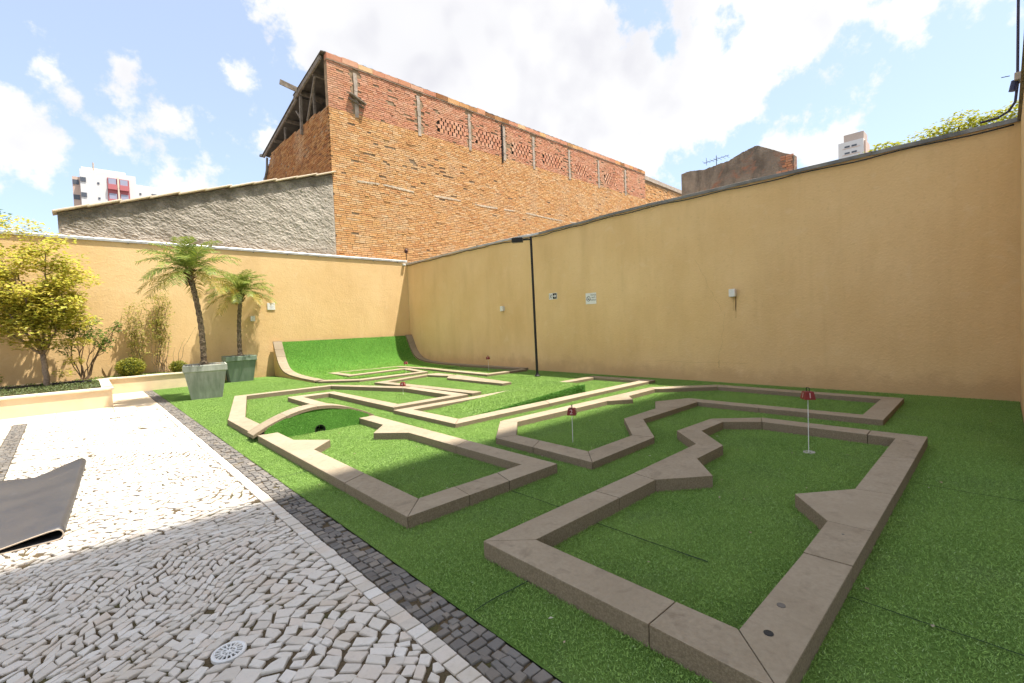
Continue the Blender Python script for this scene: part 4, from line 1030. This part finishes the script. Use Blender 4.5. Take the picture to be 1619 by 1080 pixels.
for dx, h in ((-.07, .34), (.10, .38)): m.add([(.36, 15.5, .34), (.42, 15.5, .34), (.40+dx*.8, 15.5, .34+h*.6), (.39+dx*1.3, 15.49, .34+h), (.35+dx*.8, 15.51, .34+h*.6)], [(0, 1, 2, 3, 4)])
o = m.build('blade', plain('shadow_brown', (.20, .13, .05), .8), sk_); so = o.modifiers.new('thick', 'SOLIDIFY'); so.thickness = .008

# ---- potted palms
def palm(px, py, rot, base, top, h, potm, tip, crown_r, lean, label_pot, label_palm, seed):
    rng = random.Random(seed)
    t = thing('palm_pot', (px, py, 0), label_pot, 'pot', 'green pots holding the palms'); t.rotation_euler = (0, 0, rot)
    def ring4(w, z): return [(px+i*w/2, py+j*w/2, z) for i, j in ((-1,-1),(1,-1),(1,1),(-1,1))]
    secs_ = [ring4(base, .0), ring4(lerp(base, top, .8), h-.15), ring4(lerp(base, top, .8)+.05, h-.135), ring4(top, h-.01), ring4(top-.015, h), ring4(top-.075, h), ring4(top-.085, h-.05)]
    m = MB(); m.v = [v_ for s_ in secs_ for v_ in s_]
    m.f = [(3, 2, 1, 0)] + [(a*4+i, a*4+(i+1) % 4, (a+1)*4+(i+1) % 4, (a+1)*4+i) for a in range(len(secs_)-1) for i in range(4)]; m.t = [.5]*len(m.f)
    m.build('pot_body', potm, t, bevel=.008)
    MB().add(ring4(top-.08, h-.045), [(0, 1, 2, 3)]).build('soil', soil_m, t)
    ch = MB()
    for _ in range(130): leaves(ch, [(px+rng.uniform(-.3, .3), py+rng.uniform(-.3, .3), h-.04+rng.random()*.03)], .05, .7)
    ch.build('bark_mulch', plain('mulch', (.22, .13, .07), .95), t)
    P = thing('palm_tree', (px, py, h-.05), label_palm, 'palm', 'potted date palms')
    b = Vector((px+lean[2], py, h-.06)); cpt = Vector(tip)
    tr = MB(); k = 26; pts_ = []; rs_ = []
    for i in range(k+1):
        u = i/k; p = b.lerp(cpt, u) + Vector((lean[0]*math.sin(u*math.pi), lean[1]*math.sin(u*math.pi), 0)); pts_.append(p); rs_.append(lerp(.062, .05, u) + (.007 if i % 2 else -.004) + (.02 if u < .06 else 0))
    tr.tube(pts_, rs_, 10); tr.build('trunk', trunk_m, P)
    bt = MB()
    for i in range(70):
        a = rng.uniform(0, 6.28); z = rng.uniform(-.28, .10); r0 = .05+max(0, z+.12)*.05
        s0 = cpt + Vector((math.cos(a)*r0, math.sin(a)*r0, z)); s1 = s0 + Vector((math.cos(a)*rng.uniform(.05, .11), math.sin(a)*rng.uniform(.05, .11), rng.uniform(.03, .13)))
        bt.tube([s0, s1], [.016, .004], 4)
    bt.build('leaf_boots', fibre_m, P)
    nf = 34
    for i in range(nf):
        u = i/(nf-1); az = i*2.399 + rng.uniform(-.2, .2); el = lerp(R(84), R(-16), u**.95) + rng.uniform(-.1, .1); Lf = crown_r*lerp(.78, 1.0, math.sin(min(1, u*1.4)*math.pi/2))*rng.uniform(.9, 1.08)
        dry = u > .86 and rng.random() < .8
        fr = MB(); K_ = 16; p = cpt + Vector((0, 0, .06)) ; pts_ = [p.copy()]; e = el
        for s_ in range(K_):
            d = Vector((math.cos(az)*math.cos(e), math.sin(az)*math.cos(e), math.sin(e))); p = p + d*Lf/K_; e -= lerp(.035, .118, s_/K_) * (1.0 if el > 0 else .75); pts_.append(p.copy())
        fr.tube(pts_, [lerp(.008, .002, s_/K_) for s_ in range(K_+1)], 4, cap=False)
        nl = 30
        for q_ in range(nl):
            w_ = .13 + .87*q_/(nl-1); f_ = w_*K_; s_ = min(int(f_), K_-1); P0 = pts_[s_].lerp(pts_[s_+1], f_-s_); d = (pts_[s_+1]-pts_[s_]).normalized()
            side = d.cross(Vector((0, 0, 1)));
            if side.length < .05: side = Vector((math.sin(az), -math.cos(az), 0))
            side.normalize(); upv = side.cross(d)
            ll = .27*Lf/1.0 * (math.sin(math.pi*min(1, .12+w_*.80))**.55) * rng.uniform(.85, 1.1)
            for sgn in (-1, 1):
                dd = (side*sgn*.80 + d*.62 + upv*rng.uniform(-.10, .30)).normalized(); mid = P0 + dd*ll*.55; end = P0 + dd*ll + Vector((0, 0, -ll*rng.uniform(.14, .34)))
                wv_ = d*.0115
                fr.add([P0-wv_*.6, P0+wv_*.6, mid+wv_, mid-wv_, end], [(0, 1, 2, 3), (3, 2, 4)])
        fr.build('frond', palmdry_m if dry else palm_m, P)
palm(1.93, 12.02, R(-9), .56, .80, .742, pot1_m, (1.75, 12.0, 2.72), 1.02, (.06, 0, -.02), 'faded grey-green square pot with tan streaks, nearer the paving', 'taller palm with leaning trunk in the faded pot', 3)
palm(3.30, 15.28, R(-3), .57, .78, .75, pot2_m, (3.455, 15.30, 2.56), 1.00, (-.04, 0, .03), 'dark green square pot close to the end wall', 'shorter straight palm in the dark green pot', 8)

# ================================================================== NEIGHBOURING BUILDINGS
BX0, BX1, BY, BZ, ZJ = 6.78, 27.9, 16.3, 11.0, 9.30
BB = thing('brick_warehouse', (17, BY, 0), 'old orange brick warehouse rising behind the yard with pink upper bricks', 'building')
MB().box(BX0+.03, BX1, BY+.012, BY+.30, 0, BZ).build('front_wall', mortar_m, BB)
MB().box(BX0+.012, BX0+.30, BY+.305, 24.5, 0, 8.9).build('side_wall', mortar_m, BB)
MB().box(BX0+.6, BX1-.5, BY+1.2, 23.8, 8.2, 8.3).build('loft_floor', dark_m, BB)
rows = []           # every brick: (x0,x1,z0,z1,depth,kind)
CH = .074
vents = [(11.4, 12.8), (13.45, 14.95), (15.7, 16.9), (17.9, 19.3), (20.6, 21.6), (23.3, 24.5)]
cols_x = [7.82, 10.5, 13.11, 15.2, 17.21, 20.03, 22.71, 25.52]
bricks = []
z = 3.7; r_i = 0
while z < BZ - .12:
    hi = z > ZJ
    x = BX0 + (0 if r_i % 2 else -.11); zr = z + .0
    while x < BX1:
        w = random.uniform(.15, .31) if not hi else random.uniform(.17, .27)
        x0, x1 = max(BX0, x), min(BX1, x+w); x += w
        if x1 - x0 < .05: continue
        if hi and any(abs((x0+x1)/2 - c) < .14 for c in cols_x): continue
        if hi and any(a < (x0+x1)/2 < b for a, b in vents) and 9.58 < z < 10.18: continue
        pm = .006 if not hi else .022
        if hi and noise.noise((x0*.9, z*1.4, 4)) > .05: pm = .13
        if not hi and 7.3 < x0 < 13 and any(abs(z - q_) < .037 for q_ in (7.75, 7.9, 8.05, 8.35)): pm = .2
        if random.random() < pm: continue
        sag = .022*noise.noise((x0*.4, z*.4, 8)) + .005*noise.noise((x0*2.1, z*3, 4))
        d = random.uniform(0, .007) + (.010 if random.random() < .03 else 0)
        bricks.append((x0+random.uniform(.003, .010), x1-random.uniform(.003, .010), z+.006+sag+random.uniform(-.004, .004), z+CH-.010+sag+random.uniform(-.007, .003), d, hi))
    z += CH; r_i += 1
for a, b in vents:                      # honeycomb ventilation panels: blocks with every other one left out
    zz_ = 9.60; k = 0
    while zz_ < 10.15:
        x = a + (.0 if k % 2 else .11)
        while x < b:
            bricks.append((x+.004, min(x+.165, b+.1), zz_+.004, zz_+.158, random.uniform(0, .012), True)); x += .225
        zz_ += .165; k += 1
camp = Vector((0, 0, 1.35))
bricks.sort(key=lambda b: (Vector((b[0], BY, b[2]))-camp).length + (0 if b[2] > 4.1 + .0 else 50))
unit = {}
for hi in (False, True):
    m = MB(); e = .06; m.box(-.5, .5, 0, 1, -.5, .5); unit[hi] = m.build('brick', brick_hi if hi else brick_lo, None); unit[hi].parent = BB
    unit[hi].location = (-8, 0, 2)
used = {False: False, True: False}
rest = {False: MB(), True: MB()}; cnt = 0
for (x0, x1, z0, z1, d, hi) in bricks:
    if cnt < 300:
        if not used[hi]: o = unit[hi]; used[hi] = True
        else: o = copy_of(unit[hi], BB)
        o.location = ((x0+x1)/2-17, -d, (z0+z1)/2); o.scale = (x1-x0, .05+d, z1-z0); o.rotation_euler = (0, random.uniform(-.012, .012), 0); cnt += 1
    else:
        t1, t2 = random.uniform(-.006, .006), random.uniform(-.006, .006)
        vs_ = [(x0, BY-d+t1*.5, z0+t1), (x1, BY-d+t2*.5, z0+t2), (x1, BY+.02, z0+t2), (x0, BY+.02, z0+t1), (x0, BY-d+t2*.5, z1+t1), (x1, BY-d+t1*.5, z1+t2), (x1, BY+.02, z1+t2), (x0, BY+.02, z1+t1)]
        rest[hi].add(vs_, [(4,5,6,7), (0,1,5,4), (1,2,6,5), (3,0,4,7), (3,2,1,0)], random.random())
if not used[True]: unit[True].location = (7.2-17, -.01, 9.5); unit[True].scale = (.2, .06, .075)
rest[False].build('orange_bricks', brick_lo, BB, kind='stuff'); rest[True].build('pink_bricks', brick_hi, BB, kind='stuff')
for a, b in vents: MB().box(a-.02, b+.14, BY+.006, BY+.0115, 9.5, 10.3).build('vent_dark_sheet', dark_m, BB)  # near-black sheet stands for the unlit depth behind missing blocks
x = BX0                                   # coping course of big hollow bricks lying on their side
while x < BX1:
    w = random.uniform(.42, .62); MB().box(x+.006, min(BX1, x+w-.006), BY-.02-random.uniform(0, .015), BY+.2, BZ-.0+random.uniform(-.01, .01), BZ+.18+random.uniform(-.03, .02)+.03*noise.noise((x, 3, 3)), random.random()).build('coping_brick', random.choice((brick_hi, brick_hi, brick_sd, brick_lo)), BB); x += w
MB().box(BX0, BX1, BY-.03, BY+.2, BZ-.05, BZ-.012).build('shade_ledge', plain('ledge_shade', (.30, .22, .16), .95, 0, .1, .45, 5), BB)  # thin ledge strip, its brown standing for the shade line under the coping
for c in cols_x:
    m = MB(); k = 10
    for i in range(k): m.box(c-.07+random.uniform(-.012, .012), c+.07+random.uniform(-.012, .012), BY-.016-random.uniform(0, .008), BY+.02, lerp(ZJ-.1, BZ-.2, i/k), lerp(ZJ-.1, BZ-.2, (i+1)/k))
    m.build('concrete_column', conc_m, BB)
MB().box(15.02, 15.075, BY-.05, BY-.016, ZJ-.25, BZ-.15).build('drain_pipe', black_m, BB)
sm_ = MB(); x = 7.0                             # line of spilled mortar across the lower wall
while x < 24:
    w = random.uniform(.03, .09); zc = 6.86 + .10*noise.noise((x*.4, 1, 1)); k = noise.noise((x*.9, 5, 2))
    if k > -.12: hh = .02 + .05*max(0, k+.2) + random.random()*.025; sm_.box(x, x+w+.01, BY-.009-random.random()*.006, BY, zc-hh*.5-random.random()*.02, zc+hh*.5+random.random()*.015)
    x += w
sm_.build('mortar_smear', plain('pale_mortar', (.58, .47, .35), .95, 0, .1, .3, 9), BB, kind='stuff')
MB().bar((7.55, BY-.07, 9.98), (8.15, BY-.10, 9.72), .05, .16, (0, -1, 0)).build('loose_plank', gum_m, BB); MB().bar((7.50, BY-.04, 9.82), (8.10, BY-.06, 9.60), .04, .06, (0, -1, 0)).build('loose_plank', gum_m, BB)
# bricks of the shaded side wall
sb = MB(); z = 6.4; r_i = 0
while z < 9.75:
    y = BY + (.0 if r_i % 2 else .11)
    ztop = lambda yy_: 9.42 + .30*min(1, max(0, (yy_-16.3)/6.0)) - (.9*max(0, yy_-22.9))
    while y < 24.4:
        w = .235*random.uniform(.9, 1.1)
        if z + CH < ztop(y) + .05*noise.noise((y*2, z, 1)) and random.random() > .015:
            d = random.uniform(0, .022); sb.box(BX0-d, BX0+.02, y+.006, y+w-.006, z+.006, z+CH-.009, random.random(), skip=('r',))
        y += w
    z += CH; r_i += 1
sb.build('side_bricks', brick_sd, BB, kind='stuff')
MB().box(BX0+.012, BX0+.25, BY+.31, 23.2, 8.9, 9.40).build('side_wall_top', mortar_m, BB)
# lean-to roof over the open loft, posts and plank
def roof_sheet(y0, z0, y1, z1, xa_, xb_):
    m = MB(); k = 120
    for yy_, zz_ in ((y0, z0), (y1, z1)):
        for s_ in (0, .03): m.v += [(lerp(xa_, xb_, i/k), yy_, zz_ + s_ + (.022 if i % 2 else 0)) for i in range(k+1)]
    n = k+1
    for i in range(k): m.f += [(i, i+1, 2*n+i+1, 2*n+i)[::-1], (n+i, n+i+1, 3*n+i+1, 3*n+i), (i, n+i, n+i+1, i+1), (2*n+i+1, 3*n+i+1, 3*n+i, 2*n+i)]
    m.f += [(0, 2*n, 3*n, n), (k, n+k, 3*n+k, 2*n+k)]; m.t = [.5]*len(m.f); return m.build('roof_sheet', roof_m, BB)
roof_sheet(16.36, 11.20, 19.35, 10.80, 6.62, 27.8); roof_sheet(19.15, 10.70, 23.95, 9.76, 6.62, 27.8)
MB().bar((6.66, 16.5, 11.06), (6.66, 19.3, 10.68), .07, .16).build('rafter', gum_m, BB); MB().bar((6.68, 19.1, 10.62), (6.68, 23.8, 9.70), .06, .12).build('rafter', gum_m, BB)
for y_, z_ in ((17.4, 10.86), (18.75, 10.68), (20.6, 10.28), (22.2, 9.95)): MB().bar((6.7, y_, z_), (27, y_, z_), .08, .12).build('purlin', gum_m, BB)
MB().bar((6.0, 18.85, 10.95), (7.6, 18.85, 10.66), .05, .19, (0, 0, 1)).build('loose_plank', gum_m, BB)
for a, b, w in (((6.72, 17.25, 10.72), (6.72, 18.2, 9.45), .06), ((6.72, 18.80, 10.60), (6.72, 18.88, 9.15), .09), ((6.74, 19.4, 10.25), (6.74, 18.9, 9.75), .05), ((6.74, 20.87, 10.1), (6.74, 20.87, 9.6), .06), ((6.9, 17.9, 10.7), (6.9, 17.9, 9.3), .08)): MB().bar(a, b, w, w, (1, 0, 0)).build('post', gum_m, BB)
MB().tube([(6.70, 23.4, 9.55), (6.70, 23.55, 9.0), (6.70, 24.0, 8.6), (6.70, 24.4, 8.2)], .05, 8).build('downpipe', lead_m, BB)
MB().box(6.55, 6.75, 23.85, 24.05, 9.74, 9.83).build('gutter', lead_m, BB)

# ---- lower brick wing beyond
lw = thing('brick_wing', (31, BY+.3, 0), 'low orange brick wing beyond the warehouse with weathered coping', 'building')
m = MB(); m.prism([(0, 0), (1, 0), (1, 1), (0, 1)], 0, 1); m.v = []; m.f = []; m.t = []
m.add([(28.0, 16.5, 0), (36, 16.5, 0), (36, 20, 0), (28.0, 20, 0), (28.0, 16.5, 10.75), (36, 16.5, 10.55), (36, 20, 10.55), (28.0, 20, 10.75)], [(3,2,1,0),(4,5,6,7),(0,1,5,4),(1,2,6,5),(2,3,7,6),(3,0,4,7)]); m.build('walls', mortar_m, lw)
sb = MB(); z = 8.6; r_i = 0
while z < 10.5:
    x = 28 + (0 if r_i % 2 else .11)
    while x < 35.9:
        w = .24*random.uniform(.9, 1.1)
        if random.random() > .04: d = random.uniform(0, .03); sb.box(x+.006, x+w-.006, 16.49-d, 16.51, z+.006, z+CH-.01, random.random(), skip=('k',))
        x += w
    z += CH; r_i += 1
sb.build('bricks', brick_lo, lw, kind='stuff')
for i in range(8): MB().add([(28+i, 16.4, 10.72-.025*i), (28.99+i, 16.4, 10.70-.025*i), (28.99+i, 16.8, 10.70-.025*i), (28+i, 16.8, 10.72-.025*i), (28+i, 16.4, 10.98-.025*i), (28.99+i, 16.4, 10.96-.025*i), (28.99+i, 16.8, 10.96-.025*i), (28+i, 16.8, 10.98-.025*i)], [(3,2,1,0),(4,5,6,7),(0,1,5,4),(1,2,6,5),(2,3,7,6),(3,0,4,7)]).build('coping_stone', conc_m, lw)

# ---- rough-cast gable of the low neighbour
SG = thing('stucco_house', (3.2, 16.25, 0), 'grey rough-cast gable wall with sloping tile coping behind the palms', 'building')
def top_z(x): return 4.60 + (x + .31)*.3265
g2 = MB(); nx, nz = 300, 130
for i in range(nx+1):
    x = lerp(-.31, 6.765, i/nx)
    for j in range(nz+1):
        z = lerp(3.3, top_z(x), j/nz); u, v_ = x*.90-z*.44, x*.44+z*.90      # the trowel strokes run diagonally
        dd = abs(noise.noise((u*4.5, v_*19, 2))) * .024 + noise.noise((u*13, v_*38, 6))*.016 + noise.noise((u*2.5, v_*5, 9))*.016
        e_ = min(1, i/3, (nx-i)/3)
        g2.v.append((x, 16.262 - max(0, dd+.012)*e_, z))
for i in range(nx):
    for j in range(nz): a = i*(nz+1)+j; g2.f.append((a, a+nz+1, a+nz+2, a+1)); g2.t.append(.5)
g2.build('stucco_wall', stucco_m, SG)
m = MB(); m.add([(-.31, 16.264, 0), (6.765, 16.264, 0), (6.765, 16.264, top_z(6.765)-.01), (-.31, 16.264, top_z(-.31)-.01), (-.31, 22, 0), (6.765, 22, 0), (6.765, 22, top_z(6.765)-.01), (-.31, 22, top_z(-.31)-.01)], [(1,0,3,2)[::-1], (4,5,6,7)[::-1], (0,4,7,3)[::-1], (1,2,6,5), (3,7,6,2)]); m.build('house_body', conc_m, SG)
xs_ = [-.40 + .655*i for i in range(12)]
for i in range(11):
    a, b = xs_[i], xs_[i+1] + .05
    za, zb_ = top_z(a)+.015+.012*(i % 2), top_z(b)+.055+.012*(i % 2)
    m = MB(); m.add([(a, 16.14, za), (b, 16.14, zb_), (b, 16.62, zb_), (a, 16.62, za), (a, 16.14, za+.055), (b, 16.14, zb_+.045), (b, 16.62, zb_+.045), (a, 16.62, za+.055)], [(3,2,1,0),(4,5,6,7),(0,1,5,4),(1,2,6,5),(2,3,7,6),(3,0,4,7)], random.random()); m.build('coping_tile', tile_m, SG, bevel=.012)

# ---- ruined gable above the long wall
RU = thing('ruined_house', (16.4, 6, 0), 'weathered grey ruined gable wall above the long wall', 'building')
out_ = [(7.90, 6.50), (7.55, 6.53), (7.1, 6.44), (6.6, 6.49), (6.25, 6.50), (6.05, 6.58), (5.78, 6.66), (5.62, 6.70), (5.36, 6.74), (4.98, 6.52), (4.6, 6.28), (4.40, 6.18), (4.33, 6.15), (4.32, 5.2)]
top = []
for (ya, za), (yb, zb_) in zip(out_, out_[1:]):
    k = 7
    for i in range(k): top.append((lerp(ya, yb, i/k), lerp(za, zb_, i/k) + (.035*noise.noise((i*1.7+ya*5, 2, 3)) if ya > 5.4 else .015*noise.noise((i*1.7+ya*5, 2, 3)))))
top.append(out_[-1]); prof = top + [(4.32, 3), (7.90, 3)]
m = MB(); n = len(prof); m.v = [(16.0, y, z) for y, z in prof] + [(16.3, y, z) for y, z in prof]
m.f = [tuple(range(n))[::-1], tuple(range(n, 2*n))] + [(i, (i+1) % n, n+(i+1) % n, n+i) for i in range(n)]; m.t = [.5]*len(m.f); m.build('gable_wall', ruin_m, RU)
sb = MB(); z = 5.55
while z < 6.15:
    y = 4.33 + random.random()*.08
    while y < 4.62 + random.uniform(-.25, .2): w = random.uniform(.12, .22); sb.box(15.985-random.random()*.012, 16.01, y, y+w-.012, z, z+.06, random.random()); y += w
    z += .072
sb.build('exposed_bricks', brick_hi, RU, kind='stuff')
MB().box(16.3, 21, 4.4, 7.85, 0, 5.6).build('house_body', conc_m, RU)
an = thing('tv_antenna', (16.5, 7.0, 6.3), 'thin rooftop television antenna beside the ruined gable', 'antenna')
MB().tube([(16.5, 6.85, 5.6), (16.5, 6.85, 6.95)], .012, 5).build('mast', black_m, an)
MB().tube([(16.5, 7.30, 6.82), (16.5, 6.42, 6.86)], .008, 5).build('boom', black_m, an)
for i in range(7): MB().tube([(16.42-.10, 7.26-.13*i, 6.83), (16.58+.1, 7.26-.13*i, 6.83)], .005, 4).build('rod', black_m, an)
for y in (7.2, 6.85): MB().tube([(16.5, y, 6.72), (16.5, y, 6.98)], .006, 4).build('dipole', black_m, an)

# ---- far tower blocks
def boxes(t, lst, name, mat):
    for b in lst: MB().box(*b).build(name, mat, t)
T1 = thing('tower_block', (6, 125, 0), 'distant white tower block with red balconies above the grey gable', 'building')
twhite = plain('white_render', (.70, .68, .66), .9, var=.04); tred = plain('red_panel', (.50, .16, .17), .85); tbeige = plain('beige_panel', (.62, .46, .38), .85); tglass = plain('dark_glass', (.10, .11, .13), .2)
MB().box(1.35, 8.9, 120, 134, 0, 34.2).build('main_body', twhite, T1); MB().box(8.9, 12.1, 121.5, 134, 0, 33.0).build('right_wing', twhite, T1)
MB().box(12.102, 13.1, 123, 133, 0, 31.4).build('right_end', tbeige, T1); MB().box(.35, 1.348, 122, 132, 0, 33.1).build('left_end', tbeige, T1)
MB().box(1.6, 7.6, 122, 130, 34.2, 35.2).build('roof_house', twhite, T1); MB().tube([(3.2, 121, 34.2), (3.2, 121, 36.0)], .12, 6).build('chimney', conc_m, T1)
MB().box(4.9, 7.9, 119.85, 119.99, 5, 33.2).build('balcony_recess', plain('red_recess', (.40, .12, .13), .9), T1); MB().box(6.25, 6.5, 119.6, 119.84, 5, 33.4).build('balcony_fin', plain('cream_fin', (.72, .60, .48), .9), T1)
for k in range(8):
    z = 31.9 - 2.9*k
    for x in (4.95, 6.55):
        MB().box(x, x+1.25, 119.5, 119.83, z-.95, z+.05).build('balcony', tred, T1); MB().box(x+.1, x+1.15, 119.78, 119.845, z+.12, z+1.2).build('balcony_window', plain('pale_window', (.34, .36, .46), .3) if k == 0 else bpy.data.materials['pale_window'], T1)
    for b in ((3.55, 3.85, 119.93, 119.995, z-.2, z+.15), (9.4, 9.7, 121.43, 121.495, z-.9, z-.5)): MB().box(*b).build('small_window', tglass, T1)
    MB().box(1.36, 2.1, 119.9, 119.99, z-.1, z+.75).build('window', tglass, T1); MB().box(.4, 1.2, 121.9, 121.99, z-.3, z+.6).build('window', tglass, T1); MB().box(11.2, 12.0, 121.4, 121.49, z-1.4, z-.4).build('window', tglass, T1); MB().box(12.2, 13.0, 122.9, 122.99, z-2.0, z-1.1).build('window', tglass, T1)
T1.scale = (1.10, 1, 1); T1.location.x = 6.3
T2 = thing('tower_block', (155, 27, 0), 'distant pale tower block above the right part of long wall', 'building')
MB().box(150, 156, 24.7, 30.1, 0, 46).build('body', twhite, T2); MB().box(150.6, 155.5, 24.72, 29, 46, 48).build('roof_house', plain('tan_roof_house', (.52, .42, .36), .9), T2)
MB().box(150.5, 155.9, 24.3, 24.69, 0, 45.5).build('beige_side', tbeige, T2)
for k in range(5):
    z = 44.6 - 1.65*k
    for y in (26.1, 27.6): MB().box(149.9, 149.99, y, y+1.1, z-.12, z+.3).build('window', tglass, T2)
    MB().box(149.92, 149.99, 25.4, 29.2, z-.45, z-.30).build('ledge', tbeige, T2)

# ---- trees beyond the walls
def far_tree(c, label, lobes, mat, size=.22):
    t = thing('background_tree', (c[0], c[1], 0), label, 'tree', 'trees beyond the yard walls'); tr = MB(); lf = MB()
    limb(tr, c, (c[0], c[1], c[2]+3.5), .22, .14, 0, 5, .04, 8)
    for l, r_, n in lobes:
        limb(tr, (c[0], c[1], c[2]+3.2), l, .10, .03, .05, 5, .06, 5); leaves(lf, blob(l, (r_, r_, r_*.6), n, .1), size, .55, .1, .5)
    tr.build('trunk', twig_m, t); lf.build('crown', mat, t)
far_tree((24, 1.2, 0), 'sunlit yellow-green tree crown showing over the right wall top', [((23.5, 1.9, 7.6), .75, 500), ((23.6, 1.1, 7.9), .8, 560), ((23.6, .3, 7.7), .75, 480), ((23.5, 2.4, 7.3), .5, 240), ((24, .7, 7.6), .9, 500), ((23.6, -.4, 7.9), .6, 300)], fartree_m, .16)
far_tree((25, 3.6, 0), 'small tuft of yellow-green tree beside the distant pale tower', [((24.6, 3.35, 8.0), .45, 180), ((24.6, 3.0, 7.9), .4, 150), ((24.8, 3.9, 7.8), .5, 160)], fartree_m, .16)
far_tree((-2.5, 20, 0), 'green tree behind the end wall at the left picture edge', [((-1.9, 19.5, 4.9), .6, 500), ((-2.6, 19.8, 5.0), .8, 600), ((-3.4, 19.6, 4.8), .8, 600)], citrus_m, .12)

# ================================================================== SMALL LITTER
fr_ = MB()                                   # longer turf fibres standing along the foot of every lane border
for key, (hz, lab, slabs) in HOLES.items():
    for s_ in slabs:
        poly = s_ if area(s_) > 0 else s_[::-1]
        for i in range(len(poly)):
            a, b = Vector(poly[i]), Vector(poly[(i+1) % len(poly)]); d = b - a; L_ = d.length
            if L_ < .02: continue
            nn_ = Vector((d.y, -d.x)).normalized()
            for _ in range(int(L_*(170 if key in 'ABC' else 60))):
                p = a + d*random.random() + nn_*random.uniform(.001, .012); h = random.uniform(.010, .028)*(1.5 if random.random() < .06 else 1); t_ = random.uniform(0, 6.28); w = Vector((math.cos(t_), math.sin(t_)))*.0016; l_ = Vector((random.uniform(-1, 1), random.uniform(-1, 1)))*h*.5
                fr_.add([(p.x-w.x, p.y-w.y, .002), (p.x+w.x, p.y+w.y, .002), (p.x+l_.x, p.y+l_.y, h)], [(0, 1, 2)])
o = fr_.build('turf_fringe', blade_m, None, kind='stuff'); tag(o, 'longer turf fibres along the foot of the stone borders', 'turf')
lt = MB()
for _ in range(150):
    x, y = random.uniform(1.3, 9.2), random.uniform(.0, 11); leaves(lt, [(x, y, .017)], .028, .9)
for _ in range(60): leaves(lt, [(random.uniform(-.6, 1.2), random.uniform(1.4, 11), .008)], .022, .95)
o = lt.build('leaf_litter', m_leaf('dry_leaf_bits', (.34, .26, .13), (.46, .38, .24), (.24, .16, .07), (.62, .58, .50), trans=.1), None, kind='stuff'); tag(o, 'small dry leaves and scraps scattered over turf and paving', 'litter')
